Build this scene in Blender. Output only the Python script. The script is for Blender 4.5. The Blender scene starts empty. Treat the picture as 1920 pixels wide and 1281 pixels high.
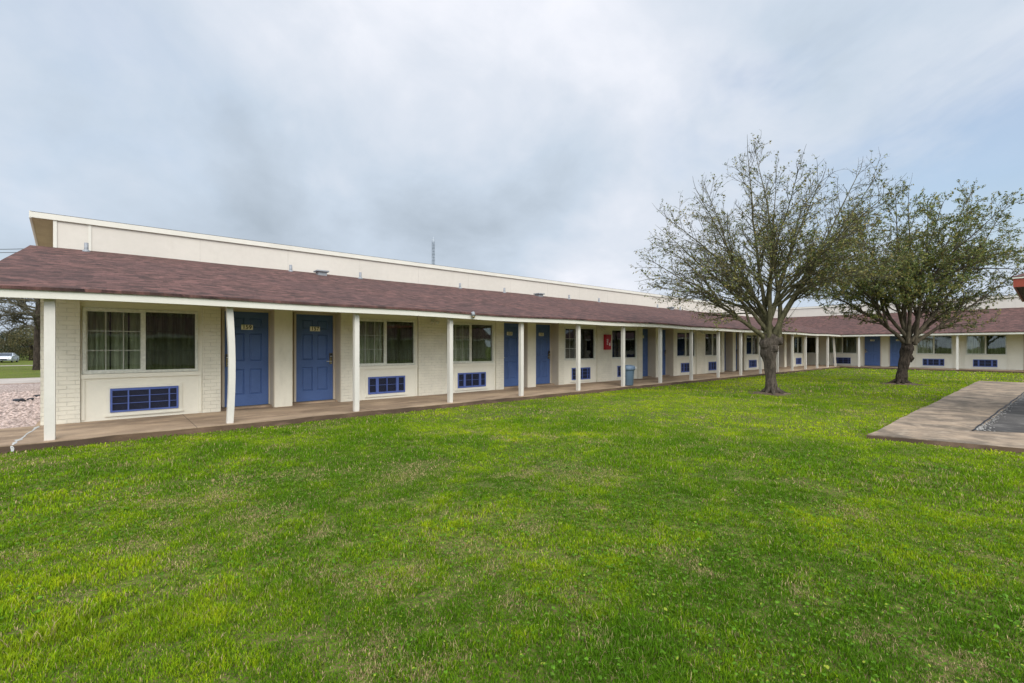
import bpy, bmesh, math, random
import numpy as np
from mathutils import Vector, Matrix
R_ = math.radians
rng = np.random.default_rng(7)
random.seed(7)
sc = bpy.context.scene
COL = sc.collection

# ------------------------------------------------------------------ helpers
def link(o):
    COL.objects.link(o); return o

def tag(o, label=None, cat=None, group=None, kind=None):
    if label: o['label'] = label
    if cat: o['category'] = cat
    if group: o['group'] = group
    if kind: o['kind'] = kind
    return o

def empty(name, loc=(0, 0, 0), rz=0, label=None, cat=None, group=None):
    o = bpy.data.objects.new(name, None); link(o)
    o.location = loc; o.rotation_euler = (0, 0, rz); o.empty_display_size = .2
    return tag(o, label, cat, group)

def bm_obj(name, bm, mats, parent=None, smooth=False, loc=None, rz=None):
    me = bpy.data.meshes.new(name)
    bm.normal_update(); bm.to_mesh(me); bm.free()
    for m in (mats if isinstance(mats, (list, tuple)) else [mats]): me.materials.append(m)
    if smooth: me.polygons.foreach_set('use_smooth', [True] * len(me.polygons))
    o = bpy.data.objects.new(name, me); link(o)
    if parent: o.parent = parent
    if loc is not None: o.location = loc
    if rz is not None: o.rotation_euler = (0, 0, rz)
    return o

def box(bm, x0, x1, y0, y1, z0, z1, mi=0, bev=0):
    if x0 > x1: x0, x1 = x1, x0
    if y0 > y1: y0, y1 = y1, y0
    m = Matrix.Translation(((x0+x1)/2, (y0+y1)/2, (z0+z1)/2)) @ Matrix.Diagonal((x1-x0, y1-y0, z1-z0, 1))
    r = bmesh.ops.create_cube(bm, size=1, matrix=m)
    fs = {f for v in r['verts'] for f in v.link_faces}
    for f in fs: f.material_index = mi
    if bev:
        es = {e for v in r['verts'] for e in v.link_edges}
        bmesh.ops.bevel(bm, geom=list(es), offset=bev, segments=2, affect='EDGES', profile=.7)

def poly(bm, pts, mi=0):
    f = bm.faces.new([bm.verts.new(p) for p in pts]); f.material_index = mi; return f

def cyl(bm, p0, p1, r0, r1, n=12, mi=0, caps=True):
    p0, p1 = Vector(p0), Vector(p1); d = p1 - p0
    q = Vector((0, 0, 1)).rotation_difference(d.normalized()).to_matrix().to_4x4()
    m = Matrix.Translation((p0+p1)/2) @ q
    r = bmesh.ops.create_cone(bm, cap_ends=caps, segments=n, radius1=r0, radius2=r1, depth=d.length, matrix=m)
    for f in {f for v in r['verts'] for f in v.link_faces}: f.material_index = mi

def lathe(bm, prof, n=24, c=(0, 0), mi=0, sx=1, sy=1):
    rings = []
    for r, z in prof:
        rings.append([bm.verts.new((c[0]+sx*r*math.cos(2*math.pi*i/n), c[1]+sy*r*math.sin(2*math.pi*i/n), z)) for i in range(n)])
    for a, b in zip(rings, rings[1:]):
        for i in range(n):
            f = bm.faces.new((a[i], a[(i+1) % n], b[(i+1) % n], b[i])); f.material_index = mi
    for ring, rev in ((rings[0], True), (rings[-1], False)):
        f = bm.faces.new(ring[::-1] if rev else ring); f.material_index = mi

class NM:
    """numpy mesh collector"""
    def __init__(s): s.v = []; s.f = []; s.n = 0; s.c = []
    def add(s, v, f, c=None):
        s.v.append(np.asarray(v, float)); s.f.append(np.asarray(f, int) + s.n); s.n += len(v)
        if c is not None: s.c.append(c)
    def build(s, name, mats, parent=None, smooth=True, loc=None):
        V = np.concatenate(s.v); me = bpy.data.meshes.new(name)
        me.vertices.add(len(V)); me.vertices.foreach_set('co', V.astype(np.float32).ravel())
        lens = np.concatenate([np.full(len(f), f.shape[1]) for f in s.f])
        loops = np.concatenate([f.ravel() for f in s.f])
        me.loops.add(len(loops)); me.loops.foreach_set('vertex_index', loops.astype(np.int32))
        st = np.concatenate([[0], np.cumsum(lens)[:-1]])
        me.polygons.add(len(lens)); me.polygons.foreach_set('loop_start', st.astype(np.int32))
        if smooth: me.polygons.foreach_set('use_smooth', np.ones(len(lens), bool))
        if s.c:
            at = me.attributes.new('tint', 'FLOAT_COLOR', 'POINT')
            C = np.concatenate(s.c); C = np.concatenate([C, np.ones((len(C), 1))], 1)
            at.data.foreach_set('color', C.astype(np.float32).ravel())
        me.update(calc_edges=True); me.validate()
        for m in (mats if isinstance(mats, (list, tuple)) else [mats]): me.materials.append(m)
        o = bpy.data.objects.new(name, me); link(o)
        if parent: o.parent = parent
        if loc is not None: o.location = loc
        return o

def tube(nm, pts, rad, sides):
    pts = np.asarray(pts, float); n = len(pts)
    t = np.gradient(pts, axis=0); t /= np.linalg.norm(t, axis=1)[:, None] + 1e-9
    ref = np.array([.31, .17, .93]); ref = np.where(np.abs(t @ ref)[:, None] > .95, np.array([1., 0, 0]), ref)
    a = np.cross(t, ref); a /= np.linalg.norm(a, axis=1)[:, None] + 1e-9
    b = np.cross(t, a)
    an = np.arange(sides) * 2*np.pi/sides
    ring = pts[:, None] + (a[:, None]*np.cos(an)[None, :, None] + b[:, None]*np.sin(an)[None, :, None]) * np.asarray(rad)[:, None, None]
    i = np.arange(n-1)[:, None]*sides; j = np.arange(sides)[None]
    f = np.stack([i+j, i+(j+1) % sides, i+sides+(j+1) % sides, i+sides+j], -1).reshape(-1, 4)
    nm.add(ring.reshape(-1, 3), f)

def vnoise(x, y, s, seed):
    """smooth value noise on a plane, 0..1"""
    x = np.asarray(x)/s + 1000; y = np.asarray(y)/s + 1000
    xi = np.floor(x).astype(np.int64); yi = np.floor(y).astype(np.int64); fx = x-xi; fy = y-yi
    def h(a, b):
        k = (a*374761393 + b*668265263 + seed*974634777) & 0xFFFFFFFF
        k = ((k ^ (k >> 13))*1274126177) & 0xFFFFFFFF
        return ((k ^ (k >> 16)) & 0xFFFF)/65535.
    u = fx*fx*(3-2*fx); v = fy*fy*(3-2*fy)
    return (h(xi, yi)*(1-u)+h(xi+1, yi)*u)*(1-v) + (h(xi, yi+1)*(1-u)+h(xi+1, yi+1)*u)*v

# ------------------------------------------------------------------ node helpers
class NT:
    def __init__(s, tree): s.t = tree; s.n = tree.nodes; s.l = tree.links
    def node(s, typ, **kw):
        n = s.n.new(typ)
        for k, v in kw.items():
            if k == 'inp':
                for a, b in v.items():
                    if hasattr(b, 'is_output'): s.l.new(b, n.inputs[a])
                    else: n.inputs[a].default_value = b
            else: setattr(n, k, v)
        return n
    def math(s, op, a, b=0., c=None, clamp=False):
        n = s.node('ShaderNodeMath', operation=op, use_clamp=clamp)
        for i, v in enumerate((a, b) if c is None else (a, b, c)):
            if hasattr(v, 'is_output'): s.l.new(v, n.inputs[i])
            else: n.inputs[i].default_value = v
        return n.outputs[0]
    def mix(s, fac, a, b, blend='MIX'):
        n = s.node('ShaderNodeMix', data_type='RGBA', blend_type=blend)
        for k, v in ((0, fac), (6, a), (7, b)):
            if hasattr(v, 'is_output'): s.l.new(v, n.inputs[k])
            else: n.inputs[k].default_value = (*v, 1) if isinstance(v, tuple) and len(v) == 3 else v
        return n.outputs[2]
    def ramp(s, fac, a, b, smooth=True, lo=0., hi=1.):
        n = s.node('ShaderNodeMapRange', interpolation_type='SMOOTHSTEP' if smooth else 'LINEAR')
        s.l.new(fac, n.inputs[0])
        for i, v in zip((1, 2, 3, 4), (a, b, lo, hi)): n.inputs[i].default_value = v
        return n.outputs[0]
    def noise(s, vec, scale, detail=4, rough=.55, dist=0.):
        n = s.node('ShaderNodeTexNoise', inp={'Scale': scale, 'Detail': detail, 'Roughness': rough, 'Distortion': dist})
        if vec is not None: s.l.new(vec, n.inputs['Vector'])
        return n.outputs[0]
    def pos(s): return s.node('ShaderNodeNewGeometry').outputs['Position']
    def sep(s, v):
        n = s.node('ShaderNodeSeparateXYZ'); s.l.new(v, n.inputs[0]); return n.outputs
    def comb(s, x, y, z=0.):
        n = s.node('ShaderNodeCombineXYZ')
        for i, v in enumerate((x, y, z)):
            if hasattr(v, 'is_output'): s.l.new(v, n.inputs[i])
            else: n.inputs[i].default_value = v
        return n.outputs[0]
    def vmul(s, v, k):
        n = s.node('ShaderNodeVectorMath', operation='MULTIPLY'); s.l.new(v, n.inputs[0]); n.inputs[1].default_value = k
        return n.outputs[0]
    def bump(s, h, strength, dist, normal=None):
        n = s.node('ShaderNodeBump', inp={'Strength': strength, 'Distance': dist}); s.l.new(h, n.inputs['Height'])
        if normal is not None: s.l.new(normal, n.inputs['Normal'])
        return n.outputs[0]

def mat(name):
    m = bpy.data.materials.new(name); m.use_nodes = True
    t = NT(m.node_tree); b = m.node_tree.nodes['Principled BSDF']
    b.inputs['Specular IOR Level'].default_value = .3
    return m, t, b

def setin(t, b, k, v):
    if hasattr(v, 'is_output'): t.l.new(v, b.inputs[k])
    elif isinstance(v, tuple) and len(v) == 3: b.inputs[k].default_value = (*v, 1)
    else: b.inputs[k].default_value = v

def paint(name, col, rough=.55, var=.12, scale=1.2, bump=.08, stain=None, metal=0.):
    """painted surface with uneven wear"""
    m, t, b = mat(name); p = t.pos()
    n1 = t.noise(p, scale, 5, .6); n2 = t.noise(p, scale*14, 3, .6)
    f = t.math('ADD', t.math('MULTIPLY', n1, .7), t.math('MULTIPLY', n2, .3))
    c = t.mix(t.ramp(f, .3, .7), tuple(x*(1-var) for x in col), tuple(min(1, x*(1+var*.6)) for x in col))
    if stain:
        s = t.noise(t.vmul(p, (1.4, 1.4, .5)), 2.3, 6, .65)
        c = t.mix(t.math('MULTIPLY', t.ramp(s, .56, .76), stain[1]), c, stain[0])
    setin(t, b, 'Base Color', c); setin(t, b, 'Roughness', rough); setin(t, b, 'Metallic', metal)
    if bump: setin(t, b, 'Normal', t.bump(n2, bump, .01))
    return m

def brick_paint(name, col):
    m, t, b = mat(name); p = t.pos(); x, y, z = t.sep(p)
    v = t.comb(t.math('ADD', x, y), z)
    wob = t.noise(p, 9, 3, .6)
    br = t.node('ShaderNodeTexBrick', inp={'Scale': 1., 'Mortar Size': .006, 'Mortar Smooth': .5, 'Bias': 0., 'Brick Width': .21, 'Row Height': .074,
               'Color1': (0, 0, 0, 1), 'Color2': (1, 1, 1, 1), 'Mortar': (.5, .5, .5, 1)})
    t.l.new(v, br.inputs['Vector'])
    n1 = t.noise(p, 1.5, 5, .6); n2 = t.noise(p, 26, 4, .6)
    c = t.mix(t.ramp(n1, .3, .7), tuple(k*.9 for k in col), tuple(k*1.05 for k in col))
    c = t.mix(t.math('MULTIPLY', br.outputs['Color'], .10), c, tuple(k*.72 for k in col))
    c = t.mix(t.math('MULTIPLY', br.outputs['Fac'], t.math('MULTIPLY', t.ramp(wob, .35, .65), .50)), c, tuple(k*.55 for k in col))
    setin(t, b, 'Base Color', c); setin(t, b, 'Roughness', .6)
    h = t.math('ADD', t.math('MULTIPLY', br.outputs['Fac'], -1.), t.math('MULTIPLY', n2, .35))
    setin(t, b, 'Normal', t.bump(h, .7, .009))
    return m

def shingles(name, along_x=True):
    m, t, b = mat(name); p = t.pos(); x, y, z = t.sep(p)
    u, v = (x, y) if along_x else (y, x)
    wv = t.math('MULTIPLY', t.math('SUBTRACT', t.noise(p, 1.1, 3, .5), .5), .16)
    vec = t.comb(u, t.math('ADD', v, wv))
    br = t.node('ShaderNodeTexBrick', offset=.37, inp={'Scale': 1., 'Mortar Size': .001, 'Mortar Smooth': .2, 'Bias': 0., 'Brick Width': .17, 'Row Height': .14,
               'Color1': (0, 0, 0, 1), 'Color2': (1, 1, 1, 1), 'Mortar': (.5, .5, .5, 1)})
    t.l.new(vec, br.inputs['Vector'])
    big = t.noise(p, .35, 5, .6); mid = t.noise(t.comb(t.math('MULTIPLY', u, .8), t.math('MULTIPLY', v, .9)), 4.2, 6, .74, .5); fin = t.noise(p, 60, 2, .6)
    rd = t.mix(br.outputs['Color'], (.050, .028, .022), (.135, .066, .054))
    c = t.mix(t.math('MULTIPLY', t.ramp(mid, .50, .68), .65), rd, (.225, .108, .088))
    c = t.mix(t.math('MULTIPLY', t.ramp(mid, .50, .34), .7), c, (.028, .019, .018))
    c = t.mix(t.math('MULTIPLY', t.ramp(big, .4, .65), .35), c, (.062, .036, .034))
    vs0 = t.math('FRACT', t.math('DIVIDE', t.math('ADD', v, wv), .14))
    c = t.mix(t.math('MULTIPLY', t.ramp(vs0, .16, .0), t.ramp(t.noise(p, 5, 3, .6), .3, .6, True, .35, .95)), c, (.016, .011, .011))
    c = t.mix(t.math('MULTIPLY', t.ramp(fin, .5, .75), .3), c, (.20, .12, .115))
    setin(t, b, 'Base Color', c); setin(t, b, 'Roughness', .9); setin(t, b, 'Specular IOR Level', .15)
    vs = t.math('FRACT', t.math('DIVIDE', t.math('ADD', v, wv), .14))
    h = t.math('ADD', t.math('MULTIPLY', vs, -.6), t.math('MULTIPLY', br.outputs['Color'], .35))
    setin(t, b, 'Normal', t.bump(h, .7, .02))
    return m

def concrete(name, base, dark, light, streak=(1, 1, 1), joint=None, bump=.15, crack=True):
    m, t, b = mat(name); p = t.pos()
    n1 = t.noise(t.vmul(p, streak), .9, 6, .62, .4); n2 = t.noise(p, 18, 4, .65); n3 = t.noise(p, 95, 2, .6)
    n4 = t.noise(t.vmul(p, streak), 2.6, 5, .6)
    c = t.mix(t.ramp(n1, .32, .68), dark, base)
    c = t.mix(t.math('MULTIPLY', t.ramp(n4, .5, .72), .7), c, light)
    c = t.mix(t.math('MULTIPLY', t.ramp(n2, .5, .75), .35), c, tuple(k*.6 for k in dark))
    c = t.mix(t.math('MULTIPLY', n3, .25), c, tuple(k*.5 for k in base))
    h = t.math('ADD', t.math('MULTIPLY', n2, .6), n3)
    if joint:
        x, y, z = t.sep(p); ax, per, off = joint
        s = t.math('FRACT', t.math('DIVIDE', t.math('ADD', (x, y)[ax], off+1000*per), per))
        j = t.ramp(t.math('ABSOLUTE', t.math('SUBTRACT', s, .5)), .0, .010/per, False, 1., 0.)
        c = t.mix(t.math('MULTIPLY', j, .8), c, (.04, .033, .026))
    setin(t, b, 'Base Color', c); setin(t, b, 'Roughness', .85); setin(t, b, 'Specular IOR Level', .2)
    setin(t, b, 'Normal', t.bump(h, bump, .01))
    return m

def plain(name, col, rough=.5, metal=0., spec=.3):
    m, t, b = mat(name); p = t.pos(); n = t.noise(p, 22, 3, .6)
    c = t.mix(t.ramp(n, .3, .7), tuple(k*.88 for k in col), tuple(min(1, k*1.08) for k in col))
    setin(t, b, 'Base Color', c); setin(t, b, 'Roughness', rough); setin(t, b, 'Metallic', metal); setin(t, b, 'Specular IOR Level', spec)
    return m

def glass(name, tint):
    m = bpy.data.materials.new(name); m.use_nodes = True; t = NT(m.node_tree); t.n.clear()
    tr = t.node('ShaderNodeBsdfTransparent', inp={'Color': (*tint, 1)})
    gl = t.node('ShaderNodeBsdfGlossy', inp={'Roughness': .015, 'Color': (.9, .95, .95, 1)})
    n = t.noise(t.pos(), 1.7, 2, .5); bp = t.bump(n, .06, .02); t.l.new(bp, gl.inputs['Normal'])
    fr = t.node('ShaderNodeFresnel', inp={'IOR': 1.6})
    mx = t.node('ShaderNodeMixShader'); t.l.new(fr.outputs[0], mx.inputs[0]); t.l.new(tr.outputs[0], mx.inputs[1]); t.l.new(gl.outputs[0], mx.inputs[2])
    o = t.node('ShaderNodeOutputMaterial'); t.l.new(mx.outputs[0], o.inputs[0])
    return m

def leafmat(name, tint=True, col=(.1, .2, .02), trans=.3, rough=.55, spec=.2):
    m, t, b = mat(name)
    if tint:
        a = t.node('ShaderNodeAttribute', attribute_name='tint'); c = a.outputs['Color']
    else:
        n = t.noise(t.pos(), 2.0, 3, .6); c = t.mix(t.ramp(n, .3, .7), tuple(k*.6 for k in col), tuple(k*1.3 for k in col))
    setin(t, b, 'Base Color', c); setin(t, b, 'Roughness', rough); setin(t, b, 'Specular IOR Level', spec)
    tl = t.node('ShaderNodeBsdfTranslucent'); t.l.new(c if hasattr(c, 'is_output') else None, tl.inputs[0])
    mx = t.node('ShaderNodeMixShader', inp={0: trans}); t.l.new(b.outputs[0], mx.inputs[1]); t.l.new(tl.outputs[0], mx.inputs[2])
    t.l.new(mx.outputs[0], t.n['Material Output'].inputs[0])
    return m

def bark(name, c0, c1, scale=1.):
    m, t, b = mat(name); p = t.pos()
    v = t.vmul(p, (1, 1, .3)); n = t.noise(v, 18*scale, 6, .7, .6); n2 = t.noise(p, 3, 4, .6); n3 = t.noise(p, 45*scale, 3, .6)
    c = t.mix(t.ramp(n, .35, .65), c0, c1); c = t.mix(t.math('MULTIPLY', t.ramp(n2, .45, .7), .5), c, tuple(k*.55 for k in c0))
    c = t.mix(t.math('MULTIPLY', t.ramp(n3, .55, .8), .3), c, (c1[0]*1.2, c1[1]*1.3, c1[2]*1.0))
    setin(t, b, 'Base Color', c); setin(t, b, 'Roughness', .95); setin(t, b, 'Specular IOR Level', .1)
    setin(t, b, 'Normal', t.bump(t.math('ADD', n, t.math('MULTIPLY', n3, .4)), .9, .03))
    return m

# ------------------------------------------------------------------ materials
M = {}
WALL = (.71, .65, .52)
M['wall'] = paint('wall_paint', WALL, .6, .07, .8, .1, ((.36, .30, .20), .22))
M['panel'] = paint('panel_paint', (.74, .685, .56), .55, .06, 1.1, .06, ((.40, .33, .22), .18))
M['brick'] = brick_paint('painted_brick', (.72, .66, .53))
M['trim'] = paint('trim_paint', (.60, .56, .475), .5, .06, 1.6, .1, ((.42, .36, .26), .22))
M['post'] = paint('post_paint', (.575, .53, .46), .5, .06, 2.2, .08, ((.45, .38, .28), .15))
M['clere'] = paint('clerestory_paint', (.555, .50, .425), .6, .06, .5, .08, ((.45, .40, .32), .25))
M['soffit'] = paint('soffit_paint', (.62, .57, .45), .7, .1, 1.2, .1)
M['gable'] = paint('dark_tan_soffit', (.40, .33, .20), .7, .15, 2.5, .1)  # darker tan than the porch soffit
M['tan'] = paint('tan_frame_paint', (.56, .475, .355), .55, .08, 2, .06)
M['blue'] = paint('blue_door_paint', (.076, .128, .285), .42, .12, 2.5, .05)
M['blue2'] = paint('blue_grille_paint', (.090, .130, .345), .45, .1, 6, .05)
M['dark'] = plain('dark_metal', (.015, .016, .022), .5)
M['fin'] = plain('grille_fins', (.020, .022, .045), .5)
M['vinyl'] = plain('white_vinyl', (.62, .60, .51), .4)
M['muntin'] = plain('muntin_vinyl', (.42, .41, .35), .5)
M['bronze'] = plain('bronze_metal', (.22, .17, .09), .35, .7)
M['black'] = plain('black_plastic', (.02, .02, .02), .4)
M['steel'] = plain('brushed_steel', (.6, .6, .58), .3, .8)
M['galv'] = plain('galvanised_metal', (.26, .265, .27), .6, .3)
M['plate'] = plain('plate_cream', (.82, .76, .56), .5)
M['ink'] = plain('black_ink', (.02, .018, .015), .6)
M['red'] = paint('red_enamel', (.36, .012, .022), .35, .1, 4, 0)
M['whiteink'] = plain('white_lettering', (.75, .70, .70), .6)
M['bin'] = paint('bin_plastic', (.085, .125, .165), .5, .1, 4, .04)
M['binlid'] = paint('bin_lid_plastic', (.10, .14, .19), .45, .1, 4, .04)
M['shx'] = shingles('shingles_left_wing', True); M['shy'] = shingles('shingles_right_wing', False)
M['porch'] = concrete('porch_concrete', (.45, .325, .215), (.195, .135, .088), (.54, .385, .255), (.5, 1.2, 1), (0, 3.05, .4))
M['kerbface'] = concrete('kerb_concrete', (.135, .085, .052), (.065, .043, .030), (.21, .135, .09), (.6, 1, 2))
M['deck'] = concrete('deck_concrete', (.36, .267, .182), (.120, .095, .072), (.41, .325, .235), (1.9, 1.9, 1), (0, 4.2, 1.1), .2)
M['asph'] = concrete('asphalt_patch', (.125, .112, .100), (.055, .050, .046), (.21, .19, .17), (1, 1, 1), None, .3)
M['gravel'] = None
M['road'] = concrete('road_concrete', (.42, .36, .31), (.32, .27, .23), (.5, .44, .39), (1, 1, 1), None, .1)
M['roadkerb'] = concrete('pink_kerb_concrete', (.36, .24, .19), (.26, .17, .13), (.42, .29, .23), (1, 1, 1), None, .1)
M['caulk'] = plain('white_sealant', (.44, .43, .40), .6)
M['glassA'] = glass('window_glass', (.86, .885, .83)); M['glassB'] = glass('screened_glass', (.62, .64, .58))
M['rust'] = paint('rust_red_paint', (.25, .044, .021), .5, .12, 3, .05)
M['rustdark'] = paint('dark_stained_wood', (.055, .032, .022), .7, .15, 3, .1)

def curtain_mat():
    m, t, b = mat('curtain_cloth'); x, y, z = t.sep(t.pos())
    n = t.noise(t.comb(t.math('MULTIPLY', x, 6.), t.math('MULTIPLY', y, 6.), t.math('MULTIPLY', z, .5)), 2, 3, .6)
    setin(t, b, 'Base Color', t.mix(t.ramp(n, .3, .7), (.36, .35, .25), (.72, .70, .57))); setin(t, b, 'Roughness', .9)
    return m
M['curtain'] = curtain_mat()
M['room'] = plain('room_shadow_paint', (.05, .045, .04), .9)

# ------------------------------------------------------------------ ground
def ground_z(x, y):
    s = np.clip((np.asarray(y)-34)/60, 0, 1); s = s*s*(3-2*s)
    return -.10 - .95*s + 0*np.asarray(x)

def lawn_colour(t, p):
    big = t.noise(p, .33, 4, .6); mid = t.noise(p, 1.6, 4, .6); fin = t.noise(p, 22, 4, .7)
    c = t.mix(t.ramp(big, .35, .65), (.065, .140, .008), (.135, .215, .010))
    fib = t.noise(p, 75, 3, .7); c = t.mix(t.ramp(fib, .42, .58), c, (.15, .105, .052)); c = t.mix(t.ramp(fib, .62, .72), c, (.34, .26, .14))
    c = t.mix(t.math('MULTIPLY', t.ramp(mid, .55, .75), .5), c, (.19, .19, .045))
    c = t.mix(t.math('MULTIPLY', t.ramp(fin, .6, .35), .65), c, (.022, .040, .006))
    return c, fin
def lawn_mat():
    m, t, b = mat('lawn_soil_and_turf'); p = t.pos(); c, fin = lawn_colour(t, p)
    setin(t, b, 'Base Color', c); setin(t, b, 'Roughness', .95); setin(t, b, 'Specular IOR Level', .05)
    setin(t, b, 'Normal', t.bump(fin, .8, .03)); return m
M['lawn'] = lawn_mat()
# one sheet out to the horizon
xs = np.concatenate([[-900, -300, -120], np.arange(-60, 61, 4.), [100, 300, 1200]])
ys = np.concatenate([[-900, -250, -90], np.arange(-40, 140, 3.), [200, 400, 1300]])
X, Y = np.meshgrid(xs, ys); nx = len(xs); ny = len(ys)
nm = NM(); ii = np.arange(ny-1)[:, None]*nx + np.arange(nx-1)[None]
nm.add(np.stack([X, Y, ground_z(X, Y)-.004], -1).reshape(-1, 3), np.stack([ii, ii+1, ii+nx+1, ii+nx], -1).reshape(-1, 4))
tag(nm.build('ground', M['lawn']), kind='structure')

def slab(name, pts, z0, z1, mtop, mside, bev=.012):
    bm = bmesh.new(); n = len(pts)
    a = [bm.verts.new((x, y, z1)) for x, y in pts]; b = [bm.verts.new((x, y, z0)) for x, y in pts]
    bm.faces.new(a)
    for i in range(n):
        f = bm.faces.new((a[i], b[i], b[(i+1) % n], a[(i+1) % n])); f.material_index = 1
    top = [e for e in bm.edges if e.verts[0] in a and e.verts[1] in a]
    if bev:
        r = bmesh.ops.bevel(bm, geom=top, offset=bev, segments=2, affect='EDGES')
    return tag(bm_obj(name, bm, [mtop, mside]), kind='structure')

# porch walkway in front of both wings (ragged lip towards the lawn)
lip = []
for x in np.arange(-9, 37.2, .35):
    lip.append((float(x), 9.20 + .018*math.sin(x*2.1) + .02*random.uniform(-1, 1)))
lipr = []
for y in np.arange(9.1, -14, -.5):
    lipr.append((37.15 + .02*random.uniform(-1, 1), float(y)))
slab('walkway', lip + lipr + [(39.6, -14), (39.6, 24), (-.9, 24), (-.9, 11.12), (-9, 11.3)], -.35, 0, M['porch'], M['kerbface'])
# pool deck and its dark filled-in patch
DS = 1.026; DZ = -.035
edge = [(8.72, 1.82)] + [(float(x), 1.80 + .02*random.uniform(-1, 1)) for x in np.arange(9.2, 25.4, .5)] + [(25.65, 1.8)]
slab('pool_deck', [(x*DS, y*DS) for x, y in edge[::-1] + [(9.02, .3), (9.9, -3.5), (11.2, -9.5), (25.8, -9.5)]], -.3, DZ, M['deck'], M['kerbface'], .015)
bm = bmesh.new()
poly(bm, [(x*DS, y*DS, DZ+.004) for x, y in ((10.36, .74), (10.7, .2), (11.6, -1.6), (12.6, -8.5), (23.3, -8.5), (23.3, .36), (18.0, .50))])
tag(bm_obj('asphalt_patch', bm, M['asph']), kind='structure')
nm = NM()        # crumbling pale margin along the patch
for k in range(200):
    x = 10.4+9*rng.random()**1.5; y = .765 - (x-10.36)*.032 - abs(rng.normal(0, .07)); s = rng.uniform(.006, .022)*(1.3 if x < 11.2 else 1)
    d = rng.normal(size=(8, 3)); d /= np.linalg.norm(d, axis=1)[:, None]
    cu = np.array([[-1, -1, -1], [1, -1, -1], [1, 1, -1], [-1, 1, -1], [-1, -1, 1], [1, -1, 1], [1, 1, 1], [-1, 1, 1]])*.5 + d*.25
    nm.add(cu*s*np.array([1.4, 1, .6]) + (x*DS, y*DS, DZ+.010), [[0, 3, 2, 1], [4, 5, 6, 7], [0, 1, 5, 4], [1, 2, 6, 5], [2, 3, 7, 6], [3, 0, 4, 7]])
tag(nm.build('crumbled_coping', plain('pale_coping_crumbs', (.30, .28, .25), .9), smooth=False), 'crumbling pale bits of coping along the edge of the dark patch in the pool deck', 'rubble', kind='stuff')
nm = NM()
xx = np.linspace(10.3, 21.5, 40); tube(nm, np.stack([xx*DS, (.79-(xx-10.36)*.033+.008*rng.normal(size=40))*DS, np.full(40, DZ+.003)], 1), np.full(40, .014), 5)
tag(nm.build('deck_joint', M['dark']), kind='structure')

def gravel_mat():
    m, t, b = mat('river_gravel'); p = t.pos()
    v = t.node('ShaderNodeTexVoronoi', inp={'Scale': 24.}); t.l.new(p, v.inputs['Vector'])
    n = t.noise(p, .8, 3, .6)
    c = t.mix(t.sep(v.outputs['Color'])[0], (.30, .22, .185), (.62, .50, .44))
    c = t.mix(t.ramp(v.outputs['Distance'], .35, .75), c, (.12, .085, .07)); c = t.mix(t.math('MULTIPLY', n, .3), c, (.55, .44, .38))
    setin(t, b, 'Base Color', c); setin(t, b, 'Roughness', .9)
    setin(t, b, 'Normal', t.bump(t.math('MULTIPLY', v.outputs['Distance'], -1), .9, .03)); return m
M['gravel'] = gravel_mat()
bm = bmesh.new(); poly(bm, [(-14, 11.1, -.03), (-.80, 11.1, -.03), (-.80, 24.9, -.05), (-14, 24.9, -.05)])
tag(bm_obj('gravel_bed', bm, M['gravel']), kind='structure')
nm = NM()      # the stones that stand up out of the bed
for k in range(5200):
    y = 11.15 + 9*rng.random()**1.6; x = -.9 - rng.random()*.22*y; s = rng.uniform(.018, .045)
    d = rng.normal(size=(6, 3))*.12
    o6 = (np.array([[1, 0, 0], [0, 1, 0], [-1, 0, 0], [0, -1, 0], [0, 0, .7], [0, 0, -.7]]) + d)*s
    sh = rng.uniform(.55, 1.15)
    nm.add(o6 + (x, y, -.025), [[0, 1, 4], [1, 2, 4], [2, 3, 4], [3, 0, 4]], np.tile(np.array([.50, .385, .335])*sh, (6, 1)))
tag(nm.build('gravel', leafmat('gravel_stone', True, trans=0., rough=.9), smooth=False), 'pale pinkish river gravel beside the brick end wall', 'gravel', kind='stuff')
# drive beyond the gravel, and the far street
slab('driveway', [(-60, 25.0), (30, 25.0), (30, 28.9), (-60, 28.9)], -.3, -.02, M['road'], M['roadkerb'], .02)
bm = bmesh.new()
pr = None; zs = 0
for k, x in enumerate(np.linspace(-90, 40, 40)):
    yc = 78 + (x+8)*.12
    a = bm.verts.new((x, yc-3.2, float(ground_z(0, yc-3.2))+.02)); b_ = bm.verts.new((x, yc+3.2, float(ground_z(0, yc+3.2))+.02))
    if pr: bm.faces.new((pr[0], a, b_, pr[1]))
    pr = (a, b_)
tag(bm_obj('road', bm, M['road']), kind='structure')

# ------------------------------------------------------------------ lawn blades (stuff)
A0 = R_(49.012); FW = np.array([math.cos(A0), math.sin(A0)]); RT = np.array([math.sin(A0), -math.cos(A0)])
def in_lawn(x, y):
    ok = (y < 9.19) & (x < 37.1)
    ok &= ~((y < 1.85) & (x > 9.01 + np.clip((1.86-y)*.27, 0, 3)) & (x < 26.6))
    return ok
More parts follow.
